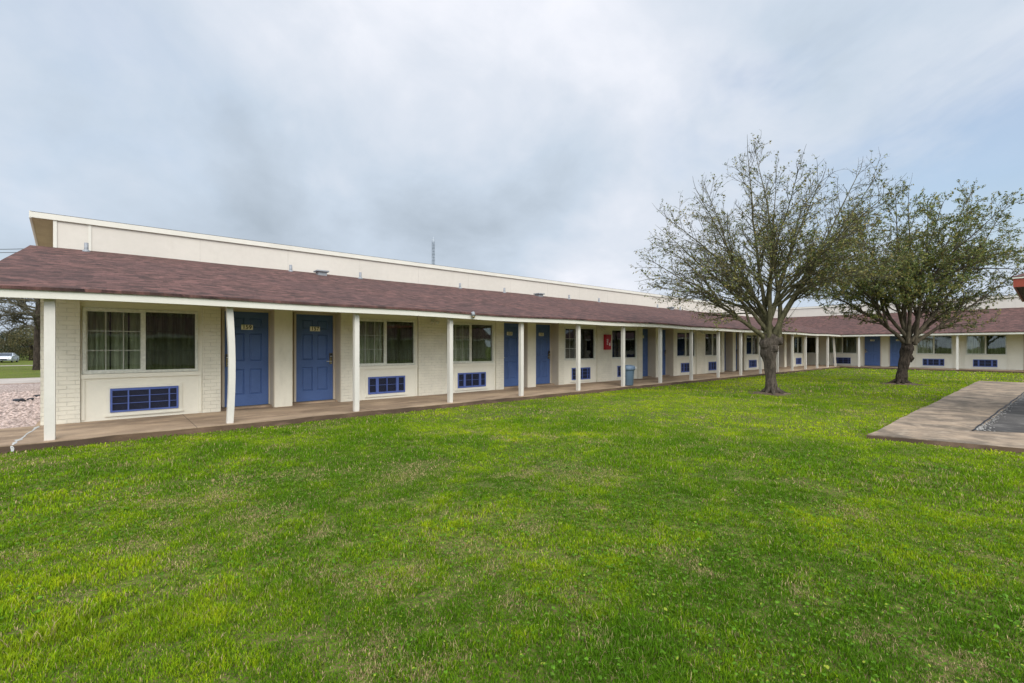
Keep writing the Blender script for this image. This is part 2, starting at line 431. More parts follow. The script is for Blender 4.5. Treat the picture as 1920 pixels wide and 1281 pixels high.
# worn straw coloured spots and lush weedy spots of the lawn (x, y, radius in metres)
DRY = [(.99, 2.07, .16), (.88, 2.0, .12), (1.06, 1.79, .12), (1.18, 1.81, .08), (.34, 3.74, .16), (.47, 3.95, .12), (.98, 3.02, .2), (1.21, 2.67, .2), (1.97, 2.77, .2), (1.45, 2.64, .14), (1.88, 2.32, .12), (.36, 3.33, .12), (.18, 4.33, .2), (.36, 4.64, .15), (-.4, 4.6, .2), (2.83, 4.91, .4), (.84, 3.87, .18), (.96, 4.43, .3), (.81, 5.22, .35), (4.18, 3.27, .35), (3.87, 3.54, .3), (2.02, 1.77, .15), (2.49, 2.71, .2), (3.05, .95, .15), (1.77, 1.48, .12), (2.83, .56, .12), (4.84, 1.14, .25), (1.22, 3.61, .15), (2.52, 4.72, .4), (-.14, 3.65, .12), (1.74, 1.94, .12)]
LUSH = [(3.63, 1.32, .13), (2.08, 5.8, .3), (1.43, 4.32, .22), (2.27, 3.47, .25), (6.43, 1.78, .6), (4.91, 1.76, .35), (4.28, 2.42, .25), (6.3, 3.74, .5), (6.11, .95, .5), (1.12, 1.94, .14), (.22, 3.13, .3), (-.1, 3.22, .3), (2.0, 1.39, .3), (3.24, .37, .15), (2.64, .52, .2), (1.47, 6.25, .4), (.64, 6.98, .3), (.85, 3.03, .2)]
TREES = [(15.28, 5.56), (22.98, 3.71)]
def grass(n_tot, dmin, dmax, w, h, nm, lo, half=R_(53)):
    r = np.sqrt(rng.uniform(dmin**2, dmax**2, n_tot)); th = rng.uniform(lo, half, n_tot)*np.where(rng.random(n_tot) < .5, -1, 1)
    x = r*(np.cos(th)*FW[0] + np.sin(th)*RT[0]); y = r*(np.cos(th)*FW[1] + np.sin(th)*RT[1])
    k = in_lawn(x, y); x, y, r = x[k], y[k], r[k]
    tuft = vnoise(x, y, .13, 31)*.55 + vnoise(x, y, .055, 32)*.45; bare = vnoise(x, y, .8, 33)*.4 + vnoise(x, y, .26, 34)*.35 + vnoise(x, y, .1, 35)*.25
    keep = rng.random(len(x)) < np.clip(.35 + 1.5*(tuft-.25), .12, 1)*np.clip(1.25-1.6*np.clip(bare-.58, 0, 1)/.25, .30, 1)
    for tx, ty in TREES: keep &= np.hypot(x-tx, y-ty) > .62*(.45+1.1*vnoise(x, y, .35, 51))
    x, y, r, tuft, bare = x[keep], y[keep], r[keep], tuft[keep], bare[keep]; n = len(x)
    big = vnoise(x, y, 2.6, 1)*.6 + vnoise(x, y, 1.1, 2)*.4
    mid = vnoise(x, y, .45, 3)*.6 + vnoise(x, y, .17, 4)*.4
    dryn = vnoise(x, y, .9, 5)*.40 + vnoise(x, y, .33, 6)*.35 + vnoise(x, y, .11, 14)*.25
    dry = np.clip((dryn - .64)/.10, 0, 1)
    lush = np.clip((vnoise(x, y, 1.7, 8)*.6 + vnoise(x, y, .6, 9)*.4 - .60)/.12, 0, 1)
    edge_n = .35+.9*vnoise(x, y, .14, 41)
    for qx, qy, qr in DRY: dry = np.maximum(dry, 1.1*np.exp(-((x-qx)**2+(y-qy)**2)/(qr*edge_n)**2))
    for qx, qy, qr in LUSH: lush = np.maximum(lush, np.exp(-((x-qx)**2+(y-qy)**2)/(qr*edge_n)**2))
    dry = np.clip(dry, 0, 1)*(1-.8*lush)
    dk = np.array([.066, .150, .005]); md = np.array([.200, .302, .006]); yl = np.array([.370, .405, .010]); tn = np.array([.40, .30, .15]); br = np.array([.19, .12, .06])
    far = np.clip((r-4)/9, 0, 1)
    f1 = np.clip((big-.22)*1.15 + (mid-.5)*.95 + (tuft-.5)*.5 + .25*far - .10 + rng.normal(0, .24, n)*np.clip(1.2-r/14, .4, 1), 0, 1)[:, None]
    f1 = f1*(1-.28*far[:, None])+.16*far[:, None]
    c = np.where(f1 < .5, dk+(md-dk)*f1*2, md+(yl-md)*(f1-.5)*2)
    c = c*(1-.55*lush[:, None]) + dk*1.1*.55*lush[:, None]
    isdry = rng.random(n) < dry*.42 + .06 + .25*np.clip((bare-.60)/.2, 0, 1)
    c[isdry] = (tn*rng.uniform(.55, 1.2, (n, 1)))[isdry]
    isbr = rng.random(n) < .012; c[isbr] = br
    var = np.clip(1.15-r/14, .35, 1)[:, None]; c *= (1 + var*(.95*rng.random((n, 1))**.75-.56))*1.12  # random blade tone, its dark end standing in for shade between tufts
    tuft = tuft*(1-.7*far)+.5*.7*far; hh = h*rng.uniform(.45, 1.15, n)*(.75+.6*lush+.35*(mid-.5))*(1-.25*dry)*(.35+1.4*tuft); ww = w*rng.uniform(.7, 1.3, n)
    az = rng.uniform(0, 2*np.pi, n); lean = rng.uniform(.15, 1.1, n)
    dx, dy = np.cos(az), np.sin(az); px, py = -dy, dx
    z0 = np.full(n, -.102)
    def P(u, s, z): return np.stack([x+dx*u+px*s, y+dy*u+py*s, z0+z], -1)
    o = hh*lean
    V = np.stack([P(0, -ww/2, 0), P(0, ww/2, 0), P(o*.35, ww*.42, hh*.62), P(o*.35, -ww*.42, hh*.62), P(o*.95, 0*ww, hh*(1-.25*lean*lean*.6))], 1).reshape(-1, 3)
    b0 = np.arange(n)*5
    nm.v.append(V); cc = np.repeat(c[:, None], 5, 1); 
    nm.c.append(cc.reshape(-1, 3))
    q = np.stack([b0, b0+1, b0+2, b0+3], 1); tr = np.stack([b0+3, b0+2, b0+4], 1)
    nm.f.append(q+nm.n); nm.f.append(tr+nm.n); nm.n += len(V)
g = NM()
QG = 1.0
for n_, a_, b_, w_, h_ in ((400000, 1.2, 3.2, .0027, .027), (420000, 3.2, 5.5, .0037, .030), (330000, 5.5, 9, .0062, .032), (240000, 9, 16, .012, .034), (160000, 16, 28, .024, .046), (70000, 28, 42, .045, .055)):
    grass(int(n_*QG), a_, b_, w_, h_, g, 0)
for n_, a_, b_, w_, h_ in ((90000, .3, 1.2, .004, .03), (200000, 1.2, 5, .0055, .030), (160000, 5, 12, .011, .034), (60000, 12, 26, .024, .04)):
    grass(n_, a_, b_, w_, h_, g, 0 if a_ < 1 else R_(53), R_(88))
tag(g.build('grass', leafmat('grass_blade', True, trans=.35, rough=.7, spec=.08), smooth=False), 'short patchy green lawn with dry straw coloured spots in front of the motel', 'grass', kind='stuff')
for tx, ty in TREES:
    nm = NM(); an = np.linspace(0, 2*np.pi, 40)[:-1]; rr = .62*(.55+.7*vnoise(np.cos(an)*1.2+tx, np.sin(an)*1.2+ty, .5, 61))
    nm.add(np.concatenate([np.stack([tx+np.cos(an)*rr, ty+np.sin(an)*rr, np.full(39, -.101)], 1), np.stack([tx+np.cos(an)*rr*.5, ty+np.sin(an)*rr*.5, np.full(39, -.07)], 1), [[tx, ty, -.05]]]),
           np.array([[i, (i+1) % 39, 39+(i+1) % 39, 39+i] for i in range(39)])); nm.f.append(np.array([[39+i, 39+(i+1) % 39, 78] for i in range(39)]))
    tag(nm.build('soil', concrete('bare_soil', (.15, .105, .065), (.08, .055, .035), (.22, .165, .11), bump=.8)), kind='structure')
# clover and small broad leaved weeds between the blades
cl = NM()
n = 60000; r = np.sqrt(rng.uniform(1.3**2, 7.5**2, n)); th = rng.uniform(-R_(52), R_(52), n)
x = r*(np.cos(th)*FW[0]+np.sin(th)*RT[0]); y = r*(np.cos(th)*FW[1]+np.sin(th)*RT[1])
dens = vnoise(x, y, 2.2, 21)*.6+vnoise(x, y, .6, 22)*.4
blob = np.zeros(n)
for bx, by, br_ in ((3.0, 1.6, 1.1), (3.3, 2.6, 1.0), (2.2, .9, .9), (1.9, 2.9, .55), (1.15, 1.95, .22), (4.5, 1.4, .5)):
    blob = np.maximum(blob, np.exp(-((x-bx)**2+(y-by)**2)/br_**2))
k = in_lawn(x, y) & (rng.random(n) < np.clip((dens-.52)/.2, 0, .25) + blob*.5)
x, y, r = x[k], y[k], r[k]; n = len(x)
s = rng.uniform(.0035, .0075, n)*(1+.08*np.clip(r-3, 0, 5)); z = -.10 + rng.uniform(.008, .034, n); a0 = rng.uniform(0, 6.28, n); tl = rng.normal(0, .35, (n, 2))
for l in range(3):
    a = a0 + l*2.09; cx, cy = x+np.cos(a)*s*.8, y+np.sin(a)*s*.8
    pts = []
    for q in range(6):
        b = q*math.pi/3; ux, uy = np.cos(b)*s*.85, np.sin(b)*s*.85
        pts.append(np.stack([cx+ux, cy+uy, z+ux*tl[:, 0]+uy*tl[:, 1]], -1))
    V = np.stack(pts, 1).reshape(-1, 3)
    c = np.array([.080, .170, .010])*rng.uniform(.6, 1.4, (n, 1)); yel = rng.random(n) < .05; c[yel] = (.26, .30, .03)
    cl.add(V, np.arange(n*6).reshape(-1, 6), np.repeat(c, 6, 0))
tag(cl.build('clover', leafmat('clover_leaf', True, trans=.25, rough=.6, spec=.12), smooth=False), 'low clover and small broad leaved weeds growing through the lawn', 'clover', kind='stuff')

# ------------------------------------------------------------------ the motel
W = 11.12; XW = 39.1; EY = 9.15; EX = 37.1; RD = 7.4; ZE = 2.15; ZR = 3.84; SL = (ZR-ZE)/RD; ZC = 4.66
XL = -1.43; YEND = -14.0; XB = 36.62
motel = empty('motel_building', (0, 0, 0), 0, 'long low cream motel with blue doors and brown shingled roof, bent round the lawn', 'motel')
wallbm = bmesh.new()
BAYS = [-.8, 6.77, 14.34, 21.85, 29.27]
ENDS = BAYS[1:] + [36.75]
ZT = 2.178

def place(o, left, u, z=0, n=0):
    if left: o.location = (u, W - n, z); o.rotation_euler = (0, 0, 0)
    else: o.location = (XW - n, 10.85 - u, z); o.rotation_euler = (0, 0, -math.pi/2)
    return o

def copy_tree(o, parent):
    c = o.copy(); COL.objects.link(c); c.parent = parent
    for ch in list(o.children):
        if ch is not c: copy_tree(ch, c)
    return c

# window prototype: local X 0..1.70 wide, Z 0..1.19, Y into the room
WW, WH = 1.70, 1.18
def make_window(grid, name='window'):
    bm = bmesh.new(); f = .045
    for (x0, x1, z0, z1) in ((0, f, 0, WH), (WW-f, WW, 0, WH), (f, WW-f, 0, f), (f, WW-f, WH-f, WH)):
        box(bm, x0, x1, -.018, .07, z0, z1)
    box(bm, WW/2-.028, WW/2+.028, -.008, .05, f, WH-f)                       # meeting stile
    for x0, x1 in ((f, f+.02), (WW/2-.048, WW/2-.028)): box(bm, x0, x1, .004, .04, f, WH-f)
    for z0 in (f, WH-f-.02): box(bm, f+.02, WW/2-.048, .005, .04, z0, z0+.02)
    o = bm_obj(name, bm, M['vinyl'], motel)
    bm = bmesh.new(); box(bm, f+.02, WW/2-.048, .020, .024, f+.02, WH-f-.02); bm_obj('pane', bm, M['glassA'], o)
    bm = bmesh.new(); box(bm, WW/2+.028, WW-f, .030, .034, f, WH-f); bm_obj('pane', bm, M['glassB'], o)
    if grid:
        bm = bmesh.new(); a, b = f+.02, WW/2-.048
        for q in (1, 2):
            x = a+(b-a)*q/3; box(bm, x-.0055, x+.0055, .011, .0195, f+.02, WH-f-.02)
            z = f+.02+(WH-2*f-.04)*q/3; box(bm, a, b, .012, .0190, z-.0055, z+.0055)
        a, b = WW/2+.028, WW-f
        for q in (1, 2):
            x = a+(b-a)*q/3; box(bm, x-.006, x+.006, .036, .042, f, WH-f)
            z = f+(WH-2*f)*q/3; box(bm, a, b, .037, .041, z-.006, z+.006)
        bm_obj('muntin', bm, M['muntin'], o)
    return o
def make_curtain(parent, spans, seed):
    r = np.random.default_rng(seed)
    for x0, x1 in spans:
        nm = NM()
        nx_ = int((x1-x0)/.012)+2; xs = np.linspace(x0, x1, nx_); ph = np.cumsum(r.uniform(.5, 1.1, nx_))*.42
        y = .16 + .045*np.sin(ph) + .022*np.sin(ph*2.3+1)
        zz = np.array([.0, WH])
        V = np.stack([np.stack([xs, y, np.full(nx_, z)], -1) for z in zz]).reshape(-1, 3)
        i = np.arange(nx_-1); nm.add(V, np.stack([i, i+1, i+1+nx_, i+nx_], 1))
        nm.build('curtain', M['curtain'], parent)
winG = make_window(True); winP = make_window(False)
# cream sill board and surround belong to the wall panels below

def make_ac(kind):
    w, h = 1.01, .43; bm = bmesh.new()
    bars = [(0, .03), (w-.03, w)]
    if kind == 'A':
        for x in (.255, .565, .865): bars.append((x-.011, x+.011))
        rows = [.03, .155, .285, .40]
    else:
        for x, d in ((.235, .035), (.50, .009), (.79, .035)): bars.append((x-d, x+d))
        rows = [.045, .22, .40]
    for x0, x1 in bars: box(bm, x0, x1, -.045, 0, 0, h)
    zz = [0] + rows
    for i, z in enumerate(rows):
        hh = .03 if i == 0 else .010
        if i == len(rows)-1: hh = .02
        z0 = 0 if i == 0 else z-hh/2
        box(bm, .004, w-.004, -.042, -.001, z0, z0+hh+(.015 if i == 0 and kind == 'B' else 0))
    box(bm, .004, w-.004, -.041, -.002, h-.03, h-.001)
    o = bm_obj('air_conditioner', bm, M['blue2'], motel)
    bm = bmesh.new()
    for z in np.arange(.02, h-.02, .022): box(bm, .012, w-.012, -.020, -.006, float(z), float(z)+.010)
    box(bm, .008, w-.008, -.006, -.002, .01, h-.01)
    bm_obj('louvre', bm, M['fin'], o)
    bm = bmesh.new(); f = .055
    for (x0, x1, z0, z1) in ((-f, -.003, -f, h+f), (w+.003, w+f, -f, h+f), (-.003, w+.003, h+.003, h+f), (-.003, w+.003, -f, -.003)):
        box(bm, x0, x1, -.022, .0, z0, z1)
    box(bm, -f-.02, w+f+.02, -.035, 0, -f-.018, -f-.001)
    bm_obj('trim', bm, M['panel'], o)
    return o
acA = make_ac('A'); acB = make_ac('B')

DW, DH = .85, 2.045
def door_leaf_bm():
    bm = bmesh.new()
    xs = [0, .13, .375, .475, .72, DW]; zs = [0, .24, .80, .97, 1.58, 1.70, 1.92, DH]
    g = [[bm.verts.new((x, 0, z)) for x in xs] for z in zs]; pan = []
    for i in range(len(zs)-1):
        for j in range(len(xs)-1):
            f = bm.faces.new((g[i][j], g[i][j+1], g[i+1][j+1], g[i+1][j]))
            if j in (1, 3) and i in (1, 3, 5): pan.append(f)
    bm.normal_update()
    for f in pan:
        bmesh.ops.inset_individual(bm, faces=[f], thickness=.020, depth=-.018)
        bmesh.ops.inset_individual(bm, faces=[f], thickness=.032, depth=.014)
    for x0, x1 in ((.0, .004), (DW-.004, DW)): box(bm, x0+.0005, x1-.0005, .001, .045, .001, DH-.001)
    box(bm, .004, DW-.004, .034, .045, .001, DH-.001)
    return bm
def text_mesh(body, size, name, m, ext=.0015, rot=True, bold=.006):
    cu = bpy.data.curves.new(name, 'FONT'); cu.body = body; cu.size = size; cu.align_x = 'CENTER'; cu.align_y = 'CENTER'; cu.extrude = ext; cu.offset = bold*size
    t = bpy.data.objects.new('tmp', cu); link(t); bpy.context.view_layer.update()
    me = bpy.data.meshes.new_from_object(t.evaluated_get(bpy.context.evaluated_depsgraph_get()))
    bpy.data.objects.remove(t)
    me.transform(Matrix.Rotation(math.pi/2, 4, 'X')); me.materials.clear(); me.materials.append(m)
    return me
def make_lock(parent, x):
    bm = bmesh.new(); s = -1 if x > DW/2 else 1
    box(bm, x-.034, x+.034, -.028, -.001, .86, 1.10, 0, .006)
    box(bm, x-.036, x+.036, -.042, -.002, 1.02, 1.13, 1, .006)
    box(bm, x-.026, x+.026, -.046, -.040, 1.045, 1.062, 2)
    cyl(bm, (x, -.028, .93), (x, -.065, .93), .013, .013, 10, 2)
    box(bm, x-.012 if s > 0 else x-.12, x+.12 if s > 0 else x+.012, -.072, -.055, .92, .942, 2, .004)
    cyl(bm, (x, -.03, .885), (x, -.036, .885), .012, .012, 10, 2)
    bm_obj('lock_handle', bm, [M['bronze'], M['black'], M['steel']], parent)
leaf_me = None
def make_door(number, lock_left):
    global leaf_me
    if leaf_me is None:
        d = bm_obj('door', door_leaf_bm(), M['blue'], motel); leaf_me = d.data
    else:
        d = bpy.data.objects.new('door', leaf_me); link(d); d.parent = motel
    make_lock(d, .055 if lock_left else DW-.055)
    if number:
        bm = bmesh.new(); box(bm, DW/2-.115, DW/2+.115, -.008, -.001, 1.655, 1.765, 0, .003)
        tm = text_mesh(number, .122, 'n', M['ink'], .001, bold=.011)
        bm2 = bmesh.new(); bm2.from_mesh(tm); bmesh.ops.translate(bm2, verts=bm2.verts, vec=(DW/2, -.0092, 1.71))
        for f in bm2.faces: f.material_index = 1
        tmp = bpy.data.meshes.new('t'); bm2.to_mesh(tmp); bm2.free(); bm.from_mesh(tmp)
        bm_obj('number_plate', bm, [M['plate'], M['ink']], d)
    bm = bmesh.new(); f = .05
    box(bm, -f, -.003, -.02, .04, 0, DH+f); box(bm, DW+.003, DW+f, -.02, .04, 0, DH+f); box(bm, -.003, DW+.003, -.02, .04, DH+.003, DH+f)
    bm_obj('frame', bm, M['tan'], d)
    bm = bmesh.new(); box(bm, -.002, DW+.002, -.06, .03, -.030, -.004, 0, .004); bm_obj('threshold', bm, M['bronze'], d)
    return d

used = {}
def put(key, proto, left, u, z, n):
    o = proto if not used.get(key) else copy_tree(proto, motel)
    used[key] = 1
    return place(o, left, u, z, n)

def wbox(left, u0, u1, d0, d1, z0, z1, bm=None):
    """a wall block: u along the facade, d depth behind the facade plane"""
    bm = wallbm if bm is None else bm
    if left: box(bm, u0, u1, W+d0, W+d1, z0, z1)
    else: box(bm, XW+d0, XW+d1, 10.85-u1, 10.85-u0, z0, z1)

def win_bay(left, u0, u1, wx, acx, grid, ackind, spans, seed, d=.05):
    """panelled bay with a window and an air conditioner grille"""
    z0, z1 = .845, .845+WH
    B = bmesh.new()
    wbox(left, u0, u1, d, d+.12, 0, z0-.005, B)
    wbox(left, u0, wx-.004, d, d+.12, z0-.005, ZT, B); wbox(left, wx+WW+.004, u1, d, d+.12, z0-.005, ZT, B)
    wbox(left, wx-.004, wx+WW+.004, d, d+.12, z1+.004, ZT, B)
    wbox(left, u0+.01, u1-.01, d-.028, d-.001, z0-.085, z0-.008, B)           # sill board
    wbox(left, u0+.012, u0+.06, d-.014, d-.001, .03, z0-.088, B); wbox(left, u1-.06, u1-.012, d-.014, d-.001, .03, z0-.088, B)
    wbox(left, u0+.012, wx-.02, d-.014, d-.001, z0+.01, z1+.02, B)
    bm_obj('window_panel', B, M['panel'], motel)
    w = put(('w', grid), winG if grid else winP, left, wx, z0, -d)
    make_curtain(w, spans, seed)
    put(('a', ackind), acA if ackind == 'A' else acB, left, acx, .135, -d)

pier_group = []
def pier(left, u0, u1, d1=.42, m='brick'):
    bm = bmesh.new(); wbox(left, u0, u1, 0, d1, 0, ZT, bm)
    bm_obj('brick_pier' if m == 'brick' else 'wall_pier', bm, M[m], motel)

nums = [('159', '157'), ('155', '153'), ('151', '149'), ('147', '145'), ('143', '141')]
spansets = [[(.06, .36), (.385, .62), (.65, .84), (.90, 1.66)], [(.02, .40), (.46, .80), (.88, 1.68)], [(.0, .42), (1.30, 1.70)], [(.05, .60), (.95, 1.70)], [(.0, .75), (1.1, 1.7)],
            [(.0, .5), (.9, 1.7)], [(.0, .8), (.85, 1.5)], [(.0, .5), (1.2, 1.7)], [(.0, .4), (1.2, 1.7)], [(.0, .6), (1.0, 1.7)]]
for k, c in enumerate(BAYS):
    e = ENDS[k]
    u = lambda r: c + r*(e-c)/7.57
    pier(True, (-.84 if k == 0 else c-.43), u(.45))
    win_bay(True, u(.45), u(2.25), u(.48), u(.85), k < 2, 'A' if k == 0 else 'B', spansets[2*k], 100+k)
    pier(True, u(2.25), u(2.56))
    for (r0, r1, rd, lk) in ((2.56, 3.58, 2.695, True), (3.94, 5.04, 4.135, False)):
        bm = bmesh.new(); wbox(True, u(r0)+.013, u(r1)-.013, .43, .55, 0, ZT, bm)
        wbox(True, u(r0)+.001, u(r0)+.012, .015, .54, .0, ZT, bm); wbox(True, u(r1)-.012, u(r1)-.001, .015, .54, .0, ZT, bm)
        wbox(True, u(r0)+.013, u(r1)-.013, .06, .429, 2.125, ZT, bm)
        bm_obj('door_recess', bm, M['tan'], motel)
        bm = bmesh.new(); wbox(True, u(r0)+.013, u(r1)-.013, .20, .428, .0, .036, bm); bm_obj('door_sill', bm, M['porch'], motel)
        d = make_door(nums[k][0 if lk else 1], lk); place(d, True, u(rd), .042, -.385)
    pier(True, u(3.58), u(3.94), .42, 'wall')
    pier(True, u(5.04), u(5.31))
    win_bay(True, u(5.31), u(7.13), u(5.36), u(5.73), k < 2, 'A' if k == 1 else 'B', spansets[2*k+1], 200+k)
    if k == len(BAYS)-1: pier(True, u(7.13), XB)
# right wing (u runs towards the camera's right, 0 at Y=10.85)
RB = [(-2.0, None, 0), (.42, .46, 1), (5.25, 5.27, 1), (7.5, 7.55, 1), (12.35, 12.38, 1), (14.7, 14.75, 1), (19.5, 19.55, 1)]
prev = -13.0
rd_u = [(2.575, '138', True), (3.945, '136', False), (9.95, None, True), (11.2, None, False), (17.1, None, True), (18.3, None, False)]
segs = []
for j, (u0, wx, _) in enumerate(RB):
    wx = u0+.03 if wx is None else wx
    segs.append((u0, u0+1.79, 'w', wx, j))
for uu, nmb, lk in rd_u: segs.append((uu-.06, uu+DW+.06, 'd', uu, (nmb, lk)))
segs.sort()
for s_ in segs:
    pier(False, prev, s_[0], .30, 'wall')
    if s_[2] == 'w':
        win_bay(False, s_[0], s_[1], s_[3], s_[3]+(.32 if s_[4] != 0 else .05), s_[4] not in (0, 1), 'A' if s_[4] in (0, 1) else 'B', spansets[(s_[4]*3+2) % 10], 300+s_[4], .03)
    else:
        wbox(False, s_[0], s_[1], .10, .22, 0, ZT)
        d = make_door(s_[4][0], s_[4][1]); place(d, False, s_[3], .042, -.055)
    prev = s_[1]
pier(False, prev, 24.8, .30, 'wall')
# rest of the shell: end, rear and passage walls
YB = 24.0; XBK = 52.
bm = wallbm
box(bm, XB-.2, XB-.01, W+.43, YB, 0, ZT)
box(bm, XB+.0, XW+.0, 19.9, 20.1, 0, ZT+.3)                 # unseen wall added across the passage to keep it dark
box(bm, -.84, XB, YB-.2, YB, 0, ZT)
box(bm, XW+.3, XBK, YEND, YEND+.2, 0, ZT); box(bm, XBK-.2, XBK, YEND+.2, YB, 0, ZT)
bm_obj('wall', wallbm, M['wall'], motel)
bm = bmesh.new(); box(bm, -.84, -.62, W+.42, YB-.2, 0, ZT)
bm.verts.ensure_lookup_table(); bm_obj('end_wall', bm, M['brick'], motel)
bm = bmesh.new()                                            # near-black sheets and floors behind the glass, room shade put in their colour
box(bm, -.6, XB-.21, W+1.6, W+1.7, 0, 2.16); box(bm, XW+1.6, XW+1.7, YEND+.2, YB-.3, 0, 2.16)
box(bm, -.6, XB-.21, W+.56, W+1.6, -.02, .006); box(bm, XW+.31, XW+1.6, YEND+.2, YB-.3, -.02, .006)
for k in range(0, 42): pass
bm_obj('room_shade_sheet', bm, M['room'], motel)
# soffits
bm = bmesh.new()
def soffit_slope(left):
    q = [(.043, 2.105), (.043, 2.128), (.45, 2.205), (.45, 2.18)]
    L0, L1 = (-.84, EX+.45) if left else (YEND-.3, EY+.45)
    if left: A = [bm.verts.new((L0, EY+o, z)) for o, z in q]; B = [bm.verts.new((EX+o, EY+o, z)) for o, z in q]
    else: A = [bm.verts.new((EX+o, L0, z)) for o, z in q]; B = [bm.verts.new((EX+o, EY+o, z)) for o, z in q]
    bm.faces.new(A)
    for i in range(4): bm.faces.new((A[i], A[(i+1) % 4], B[(i+1) % 4], B[i]))
soffit_slope(True); soffit_slope(False)
bmesh.ops.recalc_face_normals(bm, faces=bm.faces)
box(bm, -.84, EX+.45, EY+.451, YB+.3, 2.18, 2.205); box(bm, EX+.452, XBK, YEND-.3, YB+.3, 2.18, 2.205)
A = [bm.verts.new((XL+.004, EY+y, z)) for y, z in ((.041, 2.12), (.041, 2.14), (RD, ZR-.03), (RD, ZR-.10))]; B = [bm.verts.new((-.842, v.co.y, v.co.z)) for v in A]
bm.faces.new(A)
for i in range(4): bm.faces.new((A[i], A[(i+1) % 4], B[(i+1) % 4], B[i]))
bm_obj('soffit', bm, M['soffit'], motel)
# roof: shingled front slopes meeting in a valley, slight sag in the long eave
def sag(x): return .012*math.sin(x*.55)+.010*math.sin(x*1.31+1)
roofbm = bmesh.new()
N1 = 60
T = .045
def roof_sheet(bm, left):
    rows = 8; grid = []
    L0, L1 = (XL, EX) if left else (YEND-.5, EY)
    for i in range(rows+1):
        d = RD*i/rows - (.03 if i == 0 else 0); row = []
        lim = L1 + d
        for j in range(N1+1):
            s = L0 + (lim-L0)*j/N1
            sg = sag(s)*(1 if j < N1 else 0)*(1 - i/rows*.4) + (.012*math.sin(s*1.7+i) if 0 < i < rows and j < N1 else 0)*.5
            p = (s, EY+d, ZE+SL*d+sg+.012) if left else (EX+d, s, ZE+SL*d+.012)
            row.append(bm.verts.new(p))
        grid.append(row)
    mi = 0 if left else 1
    for i in range(rows):
        for j in range(N1):
            q = (grid[i][j], grid[i][j+1], grid[i+1][j+1], grid[i+1][j])
            f = bm.faces.new(q if left else q[::-1]); f.material_index = mi
    # underside lip so that the shingle edge has thickness
    for j in range(N1):
        a, b = grid[0][j], grid[0][j+1]
        c = bm.verts.new(b.co+Vector((0, 0, -T))); d_ = bm.verts.new(a.co+Vector((0, 0, -T)))
        f = bm.faces.new((d_, c, b, a)); f.material_index = mi
    e = [g_[0] for g_ in grid]
    for a, b in zip(e, e[1:]):
        c = bm.verts.new(b.co+Vector((0, 0, -T))); d_ = bm.verts.new(a.co+Vector((0, 0, -T)))
        f = bm.faces.new((a, b, c, d_)); f.material_index = mi
roof_sheet(roofbm, True); roof_sheet(roofbm, False)
YR = EY+RD; XR = EX+RD
# rear slopes falling away behind the clerestory
yb = YB+.6; xb = XBK+.6
roofbm.verts.ensure_lookup_table()
f = poly(roofbm, [(XL, YR-.06, ZC+.02), (XR-.06, YR-.06, ZC+.02), (xb, yb, 2.3), (XL, yb, 2.3)], 0)
f = poly(roofbm, [(XR-.06, YEND-.5, ZC+.02), (xb, YEND-.5, 2.3), (xb, yb, 2.3), (XR-.06, YR-.06, ZC+.02)], 1)
roof = bm_obj('roof', roofbm, [M['shx'], M['shy']], motel)
# ridge cap shingles standing a little proud
for x in (-.39, 4.53, 6.87, 11.19, 13.62, 17.97, 20.4, 26.24, 29.0):
    bm = bmesh.new(); cyl(bm, (x, YR-.35, ZR-.15), (x, YR-.35, ZR+.15), .045, .045, 10); cyl(bm, (x, YR-.35, ZR-.10), (x, YR-.35, ZR-.02), .11, .05, 10)
    bm_obj('vent_pipe', bm, M['galv'], roof, True)
for x in (5.42, 15.57, 27.4):
    bm = bmesh.new(); y0 = YR-.60
    box(bm, x-.14, x+.14, y0-.13, y0+.13, ZR-.2, ZR-.03); box(bm, x-.20, x+.20, y0-.19, y0+.19, ZR-.03, ZR+.025, 0, .022)
    bm_obj('roof_vent', bm, M['galv'], roof)
# clerestory band with trim and its end
bm = bmesh.new()
ZB = ZR-.06
box(bm, -1.02, XR+.0, YR, YR+.12, ZB, ZC-.10); box(bm, XR+.001, XR+.12, YEND, YR-.001, ZB, ZC-.10)
cl_ = bm_obj('clerestory', bm, M['clere'], motel)
bm = bmesh.new()
box(bm, XL, XR-.05, YR-.055, YR-.004, ZC-.13, ZC+.012, 0, .006); box(bm, XR-.055, XR-.004, YEND-.5, YR-.06, ZC-.13, ZC+.012, 0, .006)
box(bm, -1.02, -.95, YR-.022, YR-.001, ZB, ZC-.131)
for x in (-.33,): box(bm, x-.03, x+.03, YR-.016, YR-.001, ZB, ZC-.131)
bm_obj('trim', bm, M['trim'], cl_)
M['joint'] = plain('joint_filler', (.50, .45, .39), .8)
for x in np.arange(2.1, 44, 2.44):
    bm = bmesh.new(); box(bm, float(x)-.006, float(x)+.006, YR-.004, YR-.0005, ZB, ZC-.131); bm_obj('panel_joint', bm, M['joint'], cl_)
for y in np.arange(-1, 16, 2.44):
    bm = bmesh.new(); box(bm, XR-.004, XR-.0005, float(y)-.006, float(y)+.006, ZB, ZC-.131); bm_obj('panel_joint', bm, M['joint'], cl_)
bm = bmesh.new()                                            # gable end under the rear slope, and its overhanging boarding
def prism(bm, x0, x1, yz, mi=0):
    a = [bm.verts.new((x0, y, z)) for y, z in yz]; b = [bm.verts.new((x1, y, z)) for y, z in yz]
    bm.faces.new(a[::-1]).material_index = mi; bm.faces.new(b).material_index = mi
    for i in range(len(yz)):
        j = (i+1) % len(yz); bm.faces.new((a[i], a[j], b[j], b[i])).material_index = mi
prism(bm, -1.018, -.90, [(YR+.121, ZT+.05), (YR+.121, ZC-.06), (yb-.9, 2.42), (yb-.9, ZT+.05)])
